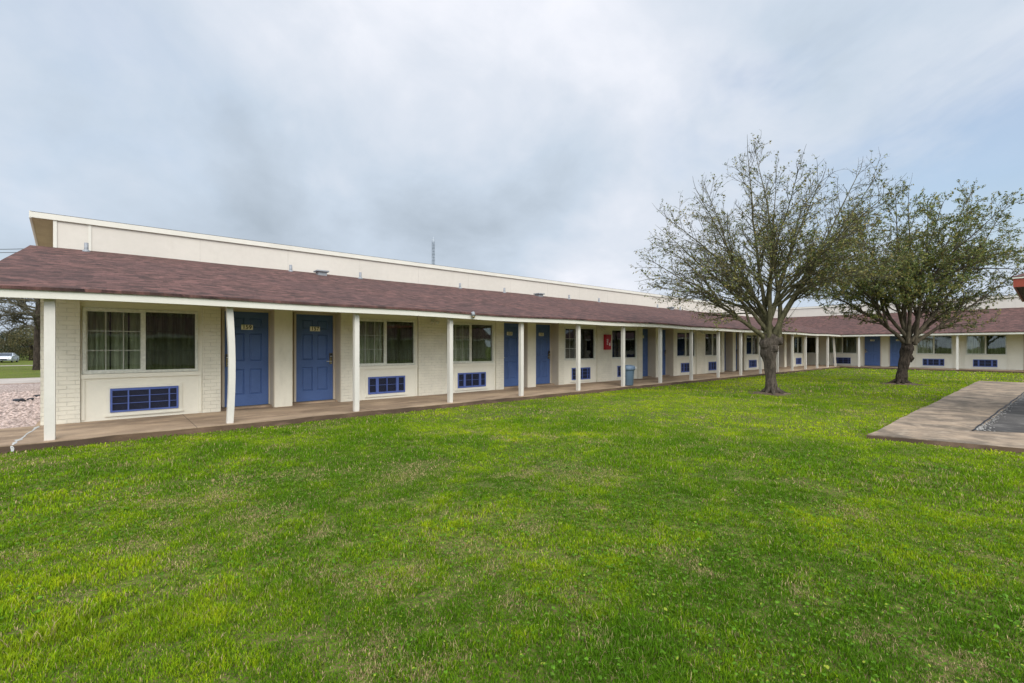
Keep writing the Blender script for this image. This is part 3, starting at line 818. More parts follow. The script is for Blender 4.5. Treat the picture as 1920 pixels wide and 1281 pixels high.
prism(bm, -.83, -.72, [(EY+.5, 2.207), (YR-.002, 2.207), (YR-.002, ZR-.05), (EY+.5, 2.215)])
bm_obj('gable_wall', bm, M['clere'], motel)
bm = bmesh.new()
sl2 = (ZC-2.3)/(yb-YR)
prism(bm, XL+.03, -1.021, [(YR-.003, ZC-.135), (YR-.003, ZC-.01), (yb, 2.27), (yb, 2.13)])
bm_obj('gable_soffit', bm, M['gable'], motel)
bm = bmesh.new(); prism(bm, XL-.012, XL+.028, [(YR-.05, ZC-.14), (YR-.05, ZC+.03), (yb+.02, 2.31), (yb+.02, 2.12)])
bm_obj('rake_board', bm, M['trim'], motel)
# eave fascia and drip edge
bm = bmesh.new(); NS = 48
def fascia(bm, left, z0, z1, o0, o1):
    L0, L1 = (XL-.02, EX) if left else (YEND-.5, EY)
    pv = None
    for j in range(NS+1):
        s = L0+(L1-L0)*j/NS; sg = sag(s)*.9*(1 if j < NS else 0) if left else 0.
        def P(o, z):
            if left: return (s + ((o-0) if j == NS else 0), EY+o, z+sg)
            return (EX+o, s + ((o-0) if j == NS else 0), z+sg)
        ring = [bm.verts.new(P(o, z)) for o, z in ((o0, z0), (o0, z1), (o1, z1), (o1, z0))]
        if pv:
            for i in range(4):
                q = (pv[i], pv[(i+1) % 4], ring[(i+1) % 4], ring[i]); bm.faces.new(q)
        else: bm.faces.new(ring)
        pv = ring
    bm.faces.new(pv)
for lf in (True, False): fascia(bm, lf, 2.0, 2.105, 0, .040); fascia(bm, lf, 2.108, 2.142, -.016, .036)
bmesh.ops.recalc_face_normals(bm, faces=bm.faces)
bm_obj('fascia', bm, M['trim'], motel)
# sloped rake trim at the left end of the brown roof
bm = bmesh.new(); prism(bm, XL-.025, XL-.001, [(EY-.02, 2.0), (EY-.02, 2.14), (YR, ZR-.03), (YR, ZR-.16)])
bm_obj('rake_board', bm, M['trim'], motel)
# porch posts
PX = [-.61, 1.62, 3.88, 6.18, 8.46, 10.79, 13.06, 15.34, 17.6, 19.91, 22.15, 24.39, 26.61, 28.75, 30.89, 32.99, 35.06]
def make_post(w, bow=0., lean=0., wx=None):
    nm_ = bmesh.new(); pv = None
    for k in range(9):
        t = k/8; z = 2.135*t; o = bow*math.sin(math.pi*min(1, t*1.05)) + lean*t
        ring = [nm_.verts.new((o+sx*w/2, sy*w/2, z)) for sx, sy in ((-1, -1), (1, -1), (1, 1), (-1, 1))]
        if pv:
            for i in range(4): nm_.faces.new((pv[i], pv[(i+1) % 4], ring[(i+1) % 4], ring[i]))
        else: nm_.faces.new(ring[::-1])
        pv = ring
    nm_.faces.new(pv)
    es = [e for e in nm_.edges if abs((e.verts[0].co-e.verts[1].co).normalized().z) > .8]
    bmesh.ops.bevel(nm_, geom=es, offset=.006, segments=2, affect='EDGES')
    return bm_obj('porch_post', nm_, M['post'], motel)
p0 = make_post(.100)
for i, x in enumerate(PX):
    if i == 0: o = make_post(.115)
    elif i == 1: o = make_post(.10, .036, -.01)
    elif i == 2: o = p0
    else:
        o = p0.copy(); COL.objects.link(o); o.rotation_euler = (0, 0, random.uniform(-.06, .06))
    o.location = (x, 9.36, 0)
o = make_post(.10, 0, -.0); o.location = (37.3, 9.50, 0); o.rotation_euler = (0, R_(0), 0)
o.rotation_euler = (R_(-3.2), 0, 0)
for y in (8.18, 5.83, 3.49, -1.2, -5.9, -10.6):
    if y == 5.83: continue
    o = p0.copy(); COL.objects.link(o); o.location = (37.3, y, 0)

# ------------------------------------------------------------------ small things on the motel
def wall_lamp(x, label):
    r = empty('wall_lamp', (x, W, 2.04), 0, label, 'wall lamp', 'twin lamps on the brick piers')
    bm = bmesh.new(); cyl(bm, (0, -.001, 0), (0, -.03, 0), .06, .055, 16); bm_obj('base', bm, M['vinyl'], r, False)
    for s in (-1, 1):
        bm = bmesh.new(); cyl(bm, (s*.02, -.03, 0), (s*.07, -.07, -.02), .012, .012, 8); cyl(bm, (s*.06, -.06, -.012), (s*.10, -.13, -.05), .022, .048, 14); bm_obj('lamp_head', bm, M['vinyl'], r, True)
wall_lamp(6.77, 'small white twin wall lamp between the second and third windows from the left')
wall_lamp(14.12, 'small white twin wall lamp just above the red fire extinguisher cabinet')
wall_lamp(21.9, 'small white twin wall lamp on the wall beyond the bin, before the large tree')
r = empty('security_light', (6.66, EY-.02, 2.10), 0, 'small dark lantern shaped light fixed on the white fascia board', 'security light')
bm = bmesh.new(); cyl(bm, (0, -.05, .06), (0, -.05, -.03), .03, .055, 12); cyl(bm, (0, -.05, .075), (0, -.05, .058), .02, .03, 12); box(bm, -.03, .03, -.03, .0, .0, .06); bm_obj('housing', bm, M['galv'], r, True)
bm = bmesh.new(); cyl(bm, (0, -.05, -.03), (0, -.05, -.09), .048, .028, 12); bm_obj('lens', bm, M['bronze'], r, True)

r = empty('extinguisher_cabinet', (14.45, W-.001, 1.21), 0, 'red fire extinguisher cabinet with white lettering on the cream brick wall', 'extinguisher cabinet')
bm = bmesh.new(); box(bm, -.175, .175, -.10, 0, 0, .58, 0, .012); bm_obj('cabinet', bm, M['red'], r)
bm = bmesh.new(); box(bm, -.15, .15, -.112, -.101, .03, .55, 0, .005); dr = bm_obj('cabinet_door', bm, M['red'], r)
tm = text_mesh('FIRE', .12, 'lettering', M['whiteink'], .001); tm.transform(Matrix.Rotation(-math.pi/2, 4, 'Y')); tm.transform(Matrix.Translation((-.07, -.1135, .30)))
o = bpy.data.objects.new('lettering', tm); link(o); o.parent = dr
bm = bmesh.new(); box(bm, .03, .10, -.1145, -.1125, .15, .26); bm_obj('sticker', bm, M['whiteink'], dr)
bm = bmesh.new(); box(bm, .122, .14, -.13, -.113, .26, .34, 0, .004); bm_obj('latch', bm, M['steel'], dr)

r = empty('trash_can', (13.44, 9.44, 0), 0, 'grey blue plastic trash can with a lid beside a porch post', 'trash can')
bm = bmesh.new()
lathe(bm, [(.165, .012), (.172, .03), (.205, .50), (.208, .52), (.222, .525), (.222, .55), (.205, .555)], 28, (0, 0), 0, 1, .92); bm_obj('body', bm, M['bin'], r, True)
bm = bmesh.new()
lathe(bm, [(.236, .545), (.240, .56), (.238, .60), (.225, .655), (.205, .685), (.10, .70), (.02, .703)], 28, (0, 0), 0, 1, .92); bm_obj('lid', bm, M['binlid'], r, True)
bm = bmesh.new(); box(bm, -.10, .05, -.236, -.222, .585, .645); bm_obj('label', bm, M['whiteink'], r)
r.rotation_euler = (0, 0, R_(38)); r.scale = (1.15, 1.15, 1)

# sealant smeared over the slab joint at the left end
nm = NM(); yy = np.linspace(9.185, 11.05, 46)
cx = -.965+.11*(yy-9.2)/1.8+.009*(vnoise(yy, yy*0, .16, 71)-.5)*2; hw = .010+.045*vnoise(yy, yy*0+3, .13, 72)**2
V = np.concatenate([np.stack([cx-hw, yy, np.full(46, .0025)], 1), np.stack([cx, yy, .004+hw*.12], 1), np.stack([cx+hw*.8, yy, np.full(46, .0025)], 1),
                    [[cx[0]-.022, 9.172, -.02], [cx[0], 9.168, -.03], [cx[0]+.016, 9.172, -.05], [cx[0]-.012, 9.168, -.085], [cx[0]+.012, 9.168, -.085]]])
q = np.arange(45); nm.add(V, np.concatenate([np.stack([q, 46+q, 47+q, 1+q], 1), np.stack([46+q, 92+q, 93+q, 47+q], 1), [[138, 139, 46, 0], [139, 140, 92, 46], [141, 142, 140, 138]]]))
tag(nm.build('sealant_smear', M['caulk'], smooth=True), 'white sealant smeared along the slab joint left of the end post', 'sealant')
for k, (x, y, s, lb) in enumerate(((-1.645, 16.77, .13, 'largest black scrap lying on the pink gravel'), (-1.46, 17.0, .075, 'smaller black scrap on the gravel just right of the largest scrap'), (-1.43, 18.07, .075, 'small black scrap on the gravel closest to the brick end wall'))):
    bm = bmesh.new(); bmesh.ops.create_icosphere(bm, subdivisions=2, radius=s)
    for v in bm.verts: v.co *= random.uniform(.75, 1.2); v.co.z *= .45
    o = bm_obj('scrap', bm, M['dark'], None, False, (x, y, -.01)); tag(o, lb, 'scrap', 'black scraps on the gravel')

# ------------------------------------------------------------------ trees
M['bark1'] = bark('grey_brown_bark', (.048, .038, .029), (.115, .092, .070)); M['bark2'] = bark('dark_bark', (.022, .017, .013), (.066, .050, .037))
M['limb'] = bark('lichened_limb_bark', (.058, .051, .028), (.130, .116, .060), .8)
M['limb2'] = bark('dark_limb_bark', (.045, .036, .024), (.105, .085, .055), .8)
M['twig'] = plain('twig_bark', (.085, .075, .048), .95, 0, .1)
M['leaf'] = leafmat('tree_leaf', True, trans=.22, rough=.5, spec=.3)

def unit(v): return v/(np.linalg.norm(v)+1e-9)
def grow(start, d0, length, r0, r1, seg, up, wob, R):
    pts = [np.array(start, float)]; d = unit(np.array(d0, float))
    for i in range(seg):
        d = unit(d + R.normal(0, wob, 3) + np.array([0, 0, up]))
        pts.append(pts[-1] + d*length/seg)
    t = np.linspace(0, 1, seg+1)
    return np.array(pts), r0+(r1-r0)*t
def leaves_at(nm, P, size, cols, R, spread):
    n = len(P)
    if n == 0: return
    c = P + R.normal(0, spread, (n, 3))
    a = R.normal(size=(n, 3)); a /= np.linalg.norm(a, axis=1)[:, None]
    b = R.normal(size=(n, 3)); b -= (b*a).sum(1)[:, None]*a; b /= np.linalg.norm(b, axis=1)[:, None]
    s = (size*R.uniform(.6, 1.35, n))[:, None]
    V = np.stack([c-a*s, c+b*s*.45+a*s*.05, c+a*s, c-b*s*.45+a*s*.05], 1).reshape(-1, 3)
    C = np.repeat(cols[R.integers(0, len(cols), n)]*R.uniform(.7, 1.3, (n, 1)), 4, 0)
    nm.add(V, np.arange(4*n).reshape(-1, 4), C)

def live_tree(name, base, label, trunk_pts, trunk_r, limbs, seed, leaf_p, leaf_n, leaf_size, cols, inner, barkm, limbm=None, cat='tree', dens=1., group=None, knobs=(), top_sparse=0.):
    R = np.random.default_rng(seed)
    root = empty(name, base, 0, label, cat, group)
    tr = NM(); tp = np.array(trunk_pts, float); trr = np.array(trunk_r, float)
    # resample the trunk smoothly
    tt = np.linspace(0, len(tp)-1, len(tp)*5); pts = np.stack([np.interp(tt, np.arange(len(tp)), tp[:, i]) for i in range(3)], 1); rr = np.interp(tt, np.arange(len(tp)), trr)
    rr = rr*(1+.05*np.sin(tt*5+1)); tube(tr, pts, rr, 20)
    V = tr.v[-1]; ang = np.arctan2(V[:, 1]-np.repeat(pts[:, 1], 20), V[:, 0]-np.repeat(pts[:, 0], 20)); cen = np.repeat(pts, 20, 0)
    lump = 1+.10*np.sin(ang*3+V[:, 2]*1.6)+.06*np.sin(ang*7+V[:, 2]*4)+.035*np.sin(ang*13-V[:, 2]*7)
    V[:, :2] = cen[:, :2]+(V[:, :2]-cen[:, :2])*lump[:, None]
    for kx, ky, kz, kr in knobs:
        bm = bmesh.new(); bmesh.ops.create_icosphere(bm, subdivisions=3, radius=kr)
        for v in bm.verts:
            q = v.co.normalized(); v.co = v.co*(1+.13*math.sin(q.x*7+kx*9)+.13*math.sin(q.y*8+kz*5)+.10*math.sin(q.z*11+q.x*6))
        tr.add(np.array([v.co[:] for v in bm.verts])+np.array([kx, ky, kz]), np.array([[v.index for v in f.verts] for f in bm.faces])); bm.free()
    for k in range(7):                                     # root flare
        a = k*.9+R.uniform(0, .4); L = R.uniform(.25, .55)
        q = np.linspace(0, 1, 6); tube(tr, np.stack([tp[0, 0]+np.cos(a)*(trr[0]*.55+q*L), tp[0, 1]+np.sin(a)*(trr[0]*.55+q*L), .16*(1-q)**2-.05*q], 1), .075*(1-q*.85), 7)
    tr.build('trunk', barkm, root)
    lb = NM(); tw = NM(); lf = NM(); leafpts = []
    for (s, mid, e, r0) in limbs:
        s, mid, e = map(lambda v: np.array(v, float), (s, mid, e)); n = 14; t = np.linspace(0, 1, n)[:, None]
        P = (1-t)**2*s + 2*t*(1-t)*mid + t*t*e
        P[1:-1] += np.cumsum(R.normal(0, .025, (n-2, 3)), 0)*np.sin(np.pi*t[1:-1])
        rad = r0*(1-t[:, 0])**1.15*.93 + .008
        tube(lb, P, rad, 9)
        X_, xr = grow(P[-1], P[-1]-P[-2], R.uniform(.35, .8), .009, .003, 5, .05, .08, R); tube(tw, X_, xr, 4)
        if r0 > .06: leafpts.append(X_[1:3])
        L = np.linalg.norm(np.diff(P, axis=0), axis=1).sum()
        n1 = int(L/.185*dens)
        for k in range(n1):
            u = inner + (1-inner)*((k+R.random())/n1); i = min(int(u*(n-1)), n-2); fr = u*(n-1)-i
            p = P[i]*(1-fr)+P[i+1]*fr; d = unit(P[i+1]-P[i])
            side = unit(np.cross(d, R.normal(size=3))); out = unit(np.array([p[0], p[1], 0])+1e-6)
            dd = unit(d*.85+side*R.uniform(.5, 1.0)+out*.15)
            l1 = R.uniform(.55, 1.15)*(1.2*(1-u)+.75)*min(1, L/4)
            r1 = max(.007, np.interp(u, np.linspace(0, 1, n), rad)*.5)
            Q, qr = grow(p, dd, l1, r1, .004, 6, .02, .10, R); tube(lb if r1 > .014 else tw, Q, qr, 5)
            n2 = max(3, int(l1/.135*dens))
            for m_ in range(n2):
                v = .12+.88*(m_+R.random())/n2; i2 = min(int(v*6), 5); f2 = v*6-i2
                p2 = Q[i2]*(1-f2)+Q[i2+1]*f2; d2 = unit(Q[i2+1]-Q[i2])
                s2 = unit(np.cross(d2, R.normal(size=3)))
                l2 = R.uniform(.16, .55)*(1.15-.5*v)
                T_, tr_ = grow(p2, unit(d2*.8+s2*R.uniform(.45, .9)), l2, .0052, .0022, 4, .015, .14, R); tube(tw, T_, tr_, 3)
                leafpts.append(T_[1:])
                for w_ in range(int(l2/.17*dens)):
                    j = R.integers(0, 4); f3 = R.random(); p3 = T_[j]*(1-f3)+T_[j+1]*f3; d3 = unit(T_[j+1]-T_[j])
                    l3 = R.uniform(.06, .2)
                    U_, ur = grow(p3, unit(d3*.6+unit(R.normal(size=3))*.8), l3, .0035, .0018, 2, .0, .1, R); tube(tw, U_, ur, 3); leafpts.append(U_[1:])
    LP = np.concatenate(leafpts)
    zt = LP[:, 2].max(); zb = LP[:, 2].min()
    hgt = (LP[:, 2]-zb)/(zt-zb); cl_n = vnoise(LP[:, 0]*1.0+LP[:, 2]*.7, LP[:, 1]+LP[:, 2]*.5, .8, seed)
    rad_ = np.hypot(LP[:, 0], LP[:, 1]); rad_ = rad_/rad_.max()
    pr_ = leaf_p*(.35+1.3*cl_n)*(1-top_sparse*np.clip(hgt*.9+rad_*.55-.25, 0, 1))
    keep = R.random(len(LP)) < pr_
    K = np.repeat(LP[keep], leaf_n, 0)
    leaves_at(lf, K, leaf_size, cols, R, .026)
    lb.build('limb', limbm or M['limb'], root); tw.build('twig', M['twig'], root); lf.build('foliage', M['leaf'], root, smooth=False)
    return root

# local frame of a tree: r = camera right, v = away from the camera, z up
def from_limb(limbs, n_main, e, t, mz, R):
    best = max(range(n_main), key=lambda i: np.dot(unit(np.array(limbs[i][2][:2])), unit(np.array(e[:2])))+R.uniform(0, .35))
    s, m, q = map(np.array, limbs[best][:3]); p = (1-t)**2*s+2*t*(1-t)*m+t*t*q
    return tuple(p), tuple(p+(np.array(e)-p)*.35+np.array([0, 0, mz])), e
def cam(r, v, z): return (r*RT[0]+v*FW[0], r*RT[1]+v*FW[1], z)
R1 = np.random.default_rng(11)
limbs = []
fork = [(-.16, 0), (-.08, .1), (.02, -.1), (.1, .08), (.2, 0), (.0, .16), (-.12, -.12), (.16, -.12)]
ends1 = [(-3.55, .3, 4.0, 2.0), (-3.1, -.8, 3.1, 2.0), (-2.9, .9, 5.0, 2.3), (-2.35, -.6, 5.6, 2.6), (-1.6, .8, 6.3, 3.0), (-.95, -.5, 6.9, 3.4), (-.3, .2, 7.0, 3.8), (.55, .7, 6.5, 3.6), (1.15, -.6, 6.2, 3.2),
         (1.75, .7, 6.3, 2.9), (2.5, -.3, 6.6, 2.8), (3.35, .3, 6.5, 2.6), (3.2, .9, 5.6, 2.3), (3.1, -.9, 4.4, 2.1), (2.5, 1.2, 3.7, 2.0), (-1.6, 2.4, 4.4, 2.3), (.4, 2.9, 4.6, 2.3), (1.5, 2.4, 5.4, 2.6), (-.7, 2.2, 5.9, 3.), (-1.2, -2.4, 4.2, 2.3), (.6, -2.7, 4.5, 2.3), (1.7, -2.2, 5.2, 2.5), (-.4, -2.0, 5.9, 2.9), (-2.2, -1.8, 3.6, 2.1), (2.2, -1.9, 3.6, 2.1), (-2.1, 1.6, 3.6, 2.1), (-3.4, .4, 3.2, 2.1), (2.9, -1.0, 3.3, 2.0), (-3.6, .1, 3.4, 2.2), (-3.25, .5, 4.5, 2.3), (-2.8, -.9, 3.9, 2.2), (3.3, .3, 5.0, 2.3), (-3.1, .2, 5.3, 2.5)]
for i, (r, v, z, mz) in enumerate(ends1):
    fr, fv = fork[i % 8]; z0 = 1.62 + .22*R1.random()
    if i in (1, 4, 9, 12, 13, 14) or i > 16:
        limbs.append((*from_limb(limbs, min(len(limbs), 9), cam(r, v, z+.1), R1.uniform(.2, .42), .35, R1), .034))
    else: limbs.append((cam(fr+.02, fv, z0), cam(fr+r*.22, fv+v*.22, mz+.35), cam(r, v, z+.1), .075))
# cut stub on the right of the knob
limbs.append((cam(.18, 0, 1.75), cam(.34, 0, 2.05), cam(.46, .05, 2.22), .075))
colsA = np.array([[.10, .125, .028], [.15, .16, .032], [.20, .175, .038], [.075, .10, .026], [.22, .165, .045]])
live_tree('shade_tree', (15.28, 5.56, -.10), 'nearer tree on the lawn with knobbly trunk and wide thin half bare crown', [cam(.03, 0, -.1), cam(.02, 0, .12), cam(0, 0, .5), cam(-.03, 0, .95), cam(-.06, 0, 1.25), cam(-.06, 0, 1.52), cam(-.02, 0, 1.80)], [.215, .165, .142, .160, .215, .230, .19], limbs, 5,
          .52, 3, .032, colsA, .30, M['bark1'], dens=1.0, knobs=((*cam(-.19, -.05, 1.50), .13), (*cam(.13, -.1, 1.60), .15), (*cam(-.02, -.17, 1.38), .13), (*cam(.14, .1, 1.25), .10), (*cam(-.14, .1, 1.15), .10)), top_sparse=.72)
R2 = np.random.default_rng(23)
limbs = []
ends2 = [(-3.9, .2, 3.9, 2.7), (-3.5, -.8, 4.6, 2.8), (-3.1, .9, 5.3, 3.0), (-2.4, -.6, 5.9, 3.2), (-1.5, .6, 6.6, 3.4), (-.7, -.4, 7.0, 3.6), (.3, .2, 7.25, 3.7), (1.3, .5, 6.8, 3.5), (2.0, -.5, 7.0, 3.3), (2.9, .4, 6.9, 3.1), (3.9, 0, 6.8, 2.9), (4.3, .6, 5.6, 2.7), (4.2, -.7, 4.5, 2.4), (3.7, .3, 3.8, 2.2),
         (-1.9, 2.6, 4.4, 2.6), (.3, 3.3, 4.3, 2.5), (2.3, 2.6, 4.6, 2.6), (-.8, 2.2, 6., 3.2), (1.5, 2.2, 6.0, 3.1), (-1.9, -2.6, 4.3, 2.6), (.3, -3.2, 4.2, 2.5), (2.3, -2.7, 4.5, 2.5), (-.6, -2.1, 5.9, 3.1), (1.5, -2.1, 6., 3.1), (-2.9, -1.9, 4.0, 2.5), (3.2, -1.9, 4.0, 2.4), (-2.8, 1.8, 3.9, 2.5), (.2, -1.4, 4.6, 2.9), (.4, 1.5, 4.9, 3.0), (-1.0, -.8, 4.6, 2.8), (1.8, -.7, 4.8, 2.8)]
for i, (r, v, z, mz) in enumerate(ends2):
    fr, fv = fork[i % 8]; z0 = 1.42 + .25*R2.random()
    if i > 13 or i in (1, 4, 8, 11):
        limbs.append((*from_limb(limbs, min(len(limbs), 10), cam(r+.15, v, z+.1), R2.uniform(.22, .45), .3, R2), .036))
    else: limbs.append((cam(fr+.26, fv, z0), cam(.3+r*.26, fv+v*.26, mz-.1), cam(r+.15, v, z+.1), .078))
colsB = np.array([[.075, .105, .024], [.105, .135, .028], [.145, .165, .032], [.20, .185, .036], [.050, .075, .020], [.22, .175, .04]])
live_tree('shade_tree', (22.98, 3.71, -.10), 'farther tree on the lawn with leaning dark trunk and dense leafy crown', [cam(-.03, 0, -.1), cam(-.02, 0, .15), cam(.04, 0, .5), cam(.13, 0, .95), cam(.2, 0, 1.25), cam(.25, 0, 1.55)], [.205, .175, .155, .165, .195, .16], limbs, 9,
          1.0, 4, .037, colsB, .26, M['bark2'], M['limb2'], dens=.95, knobs=((*cam(.27, -.05, .98), .13), (*cam(.30, -.06, 1.35), .11), (*cam(.14, -.06, 1.35), .12)), top_sparse=.35)

def bg_tree(name, base, label, h, rw, cols, seed, n, leaf, cat='tree', group=None, trunk=True, sc_z=1., low=.15):
    R = np.random.default_rng(seed); root = empty(name, base, 0, label, cat, group)
    lf = NM(); ls = []
    for k in range(26):
        a = R.uniform(0, 6.28); q = math.sqrt(R.random())*rw*.8; zc = h*(low+(1-low)*R.random()); rr = rw*R.uniform(.22, .42)
        sh = math.sqrt(max(.05, 1-((zc/h-.5)/.6)**2)); ls.append((math.cos(a)*q*sh, math.sin(a)*q*sh, min(zc, h-rr*.6), rr))
    for (x, y, z, rr) in ls:
        m_ = n//26; d = R.normal(size=(m_, 3)); d /= np.linalg.norm(d, axis=1)[:, None]
        P = np.array([x, y, z])+d*rr*(R.random((m_, 1))**.5)*np.array([1, 1, .75]); P = P[P[:, 2] > .05]
        leaves_at(lf, P, leaf, cols*R.uniform(.7, 1.3), R, .05)
    lf.build('crown', M['leaf'], root, smooth=False)
    nm = NM(); tube(nm, [(0, 0, -.3), (.05, 0, h*.3), (.1, .05, h*.7)], [.16*rw*.5, .12*rw*.5, .04], 8)
    for k in range(7):
        a = k*.9; tube(nm, [(0.03, 0, h*.2), (math.cos(a)*rw*.3, math.sin(a)*rw*.3, h*.45), (math.cos(a)*rw*.65, math.sin(a)*rw*.65, h*.7)], [.08, .05, .02], 5)
    nm.build('trunk', M['bark2'], root)
    return root
olive = np.array([[.085, .080, .028], [.115, .098, .036], [.060, .062, .024], [.14, .112, .045]]); dgreen = np.array([[.022, .034, .014], [.03, .045, .018], [.016, .026, .012]])
def gz(y): return float(ground_z(0, y))
def at(px, dep):    # a spot by bearing and distance, used for the far left background
    r = (px-960)/875*dep; return dep*FW[0]+r*RT[0], dep*FW[1]+r*RT[1]
for k, (px, dep, h, rw, cset, lb) in enumerate(((-40, 74, 4.9, 4.2, olive, 'olive brown bushy tree farthest left behind the silver car'), (18, 84, 5.2, 4.2, dgreen, 'dark green bushy tree right behind the silver car'), (58, 80, 6.2, 4.0, olive, 'tall olive bushy tree behind the bare trunk by the motel end'), (100, 92, 5.8, 4.5, dgreen, 'dark bushy tree mostly hidden by the motel end wall'), (-110, 88, 8, 5., dgreen, 'dark tree beyond the left edge by the far street'))):
    x, y = at(px, dep); bg_tree('bushy_tree', (x, y, gz(y)), lb, h, rw, cset, 40+k, 9000, .11, group='trees along the far street', low=.08)
# far-off wood behind everything
nm = NM()
for k in range(60):
    px = rng.uniform(-700, 260); dep = rng.uniform(120, 150); x, y = at(px, dep); h = rng.uniform(4, 6.5)
    d = rng.normal(size=(420, 3)); d /= np.linalg.norm(d, axis=1)[:, None]; P = np.array([x, y, gz(y)+h*.45])+d*np.array([5, 5, h*.5])*rng.random((420, 1))**.4
    leaves_at(nm, P, .34, olive if k % 3 else dgreen, rng, .2)
tag(nm.build('wood', M['leaf'], smooth=False), 'hazy dark line of woodland beyond the far street', 'wood', kind='stuff')
# bare tree beside the end wall
R3 = np.random.default_rng(31)
bx, by = at(69.5, 29.2)
root = empty('bare_tree', (bx, by, gz(by)), 0, 'bare leafless tree with a straight dark trunk standing in the grass beside the motel end', 'tree')
nm = NM(); tube(nm, [(0, 0, -.2), (0.0, 0, .4), (.02, 0, 2.2), (.06, 0, 4.0), (.1, 0, 5.4)], [.24, .18, .165, .13, .05], 12); nm.build('trunk', M['bark2'], root)
nm = NM()
for k in range(26):
    z = R3.uniform(2.3, 4.6); a = R3.uniform(0, 6.28) if k > 9 else None
    d0 = cam(-1, R3.uniform(-.5, .5), R3.uniform(.0, .55)) if a is None else (math.cos(a), math.sin(a), R3.uniform(.1, .6))
    P, rr = grow((0.05, 0, z), d0, R3.uniform(2.2, 4.4), .06, .012, 9, .02, .16, R3); tube(nm, P, rr, 6)
    for m_ in range(14):
        i = R3.integers(2, 9); Q, qr = grow(P[i], unit(P[i]-P[i-1])+R3.normal(0, .6, 3), R3.uniform(.5, 1.7), .022, .006, 5, .02, .2, R3); tube(nm, Q, qr, 4)
        for w_ in range(4):
            j = R3.integers(1, 5); U_, ur = grow(Q[j], unit(Q[j]-Q[j-1])+R3.normal(0, .6, 3), R3.uniform(.3, .8), .010, .004, 3, 0, .2, R3); tube(nm, U_, ur, 3)
nm.build('branch', M['twig'], root)

# ------------------------------------------------------------------ silver car on the far street
def car(loc, rz, label):
    r = empty('parked_car', loc, rz, label, 'car')
    silver = plain('silver_car_paint', (.50, .53, .57), .25, .5); gl = plain('car_glass', (.03, .04, .05), .1, 0, .6); rub = M['black']
    prof = [(-2.25, .35), (-2.28, .62), (-2.2, .86), (-1.75, .95), (-1.15, .98), (-.45, 1.40), (.55, 1.43), (1.15, 1.15), (1.55, 1.02), (2.15, .95), (2.28, .72), (2.25, .38), (1.95, .24), (-1.95, .24)]
    bm = bmesh.new(); rows = []
    for y, ins, hs in ((-.88, .0, .0), (-.86, .0, 1), (.86, .0, 1), (.88, 0, 0)):
        row = []
        for x, z in prof:
            yy = y*(1 if z < 1.0 else .80 if z > 1.2 else .9); row.append(bm.verts.new((x*(1 if hs else .985), yy, z)))
        rows.append(row)
    for a, b in zip(rows, rows[1:]):
        for i in range(len(prof)):
            j = (i+1) % len(prof); bm.faces.new((a[i], b[i], b[j], a[j]))
    bm.faces.new(rows[0]); bm.faces.new(rows[-1][::-1]); bmesh.ops.recalc_face_normals(bm, faces=bm.faces)
    bm_obj('body', bm, silver, r)
    bm = bmesh.new(); poly(bm, [(-1.12, -.76, 1.01), (-.49, -.64, 1.375), (-.49, .64, 1.375), (-1.12, .76, 1.01)][::-1]); bmesh.ops.translate(bm, verts=bm.verts, vec=(-.012, 0, .012)); bm_obj('windscreen', bm, gl, r)
    for s in (-1, 1):
        bm = bmesh.new(); q = [(-.95, s*.80, 1.04), (-.40, s*.722, 1.36), (.5, s*.722, 1.38), (.98, s*.80, 1.10)]; poly(bm, [(x, y+s*.006, z) for x, y, z in q]); bm_obj('side_window', bm, gl, r)
        for x in (-1.42, 1.38):
            bm = bmesh.new(); cyl(bm, (x, s*.72, .32), (x, s*.895, .32), .32, .32, 20); o = bm_obj('wheel', bm, rub, r)
            bm = bmesh.new(); cyl(bm, (x, s*.88, .32), (x, s*.902, .32), .2, .2, 14); bm_obj('rim', bm, M['steel'], o)
        bm = bmesh.new(); box(bm, -2.30, -2.17, s*.50, s*.80, .66, .80, 0, .02); bm_obj('headlight', bm, M['vinyl'], r)
        bm = bmesh.new(); box(bm, -.86, -.72, s*.84, s*.98, 1.0, 1.1, 0, .02); bm_obj('mirror', bm, silver, r)
    bm = bmesh.new(); box(bm, -2.315, -2.2, -.42, .42, .42, .62, 0, .01); bm_obj('grille', bm, M['dark'], r)
    return r
cx_, cy_ = at(13, 70)
cz_ = 1.33 - 27.0/875*70
car((cx_, cy_, gz(cy_)), math.atan2(cy_, cx_)-R_(11), 'silver sedan parked by the far street seen past the motel end')

# ------------------------------------------------------------------ radio mast far behind
dep = 150; mx, my = at(812.5, dep)
r = empty('radio_mast', (mx, my, gz(my)), 0, 'thin grey lattice radio mast rising behind the motel roof', 'mast')
bm = bmesh.new(); Ht = 36.3; w = .36
cs = [(-w, -w), (w, -w), (w, w), (-w, w)]
for x, y in cs: cyl(bm, (x, y, 0), (x*.85, y*.85, Ht), .055, .05, 6)
for k in range(36):
    z = k; q = 1-.15*z/Ht
    for i in range(4):
        a, b = cs[i], cs[(i+1) % 4]; cyl(bm, (a[0]*q, a[1]*q, z), (b[0]*q, b[1]*q, z), .04, .04, 5)
        p_, s_ = (a, b) if k % 2 else (b, a); cyl(bm, (p_[0]*q, p_[1]*q, z), (s_[0]*q, s_[1]*q, z+1), .03, .03, 5)
bm_obj('lattice', bm, plain('mast_steel', (.16, .18, .21), .6, .2), r)
bm = bmesh.new(); cyl(bm, (0, 0, Ht-.5), (0, 0, Ht+1.4), .07, .04, 8); cyl(bm, (-.5, 0, Ht+.4), (.5, 0, Ht+.4), .05, .05, 6); bm_obj('antenna', bm, plain('antenna_steel', (.5, .52, .55), .5, .3), r)

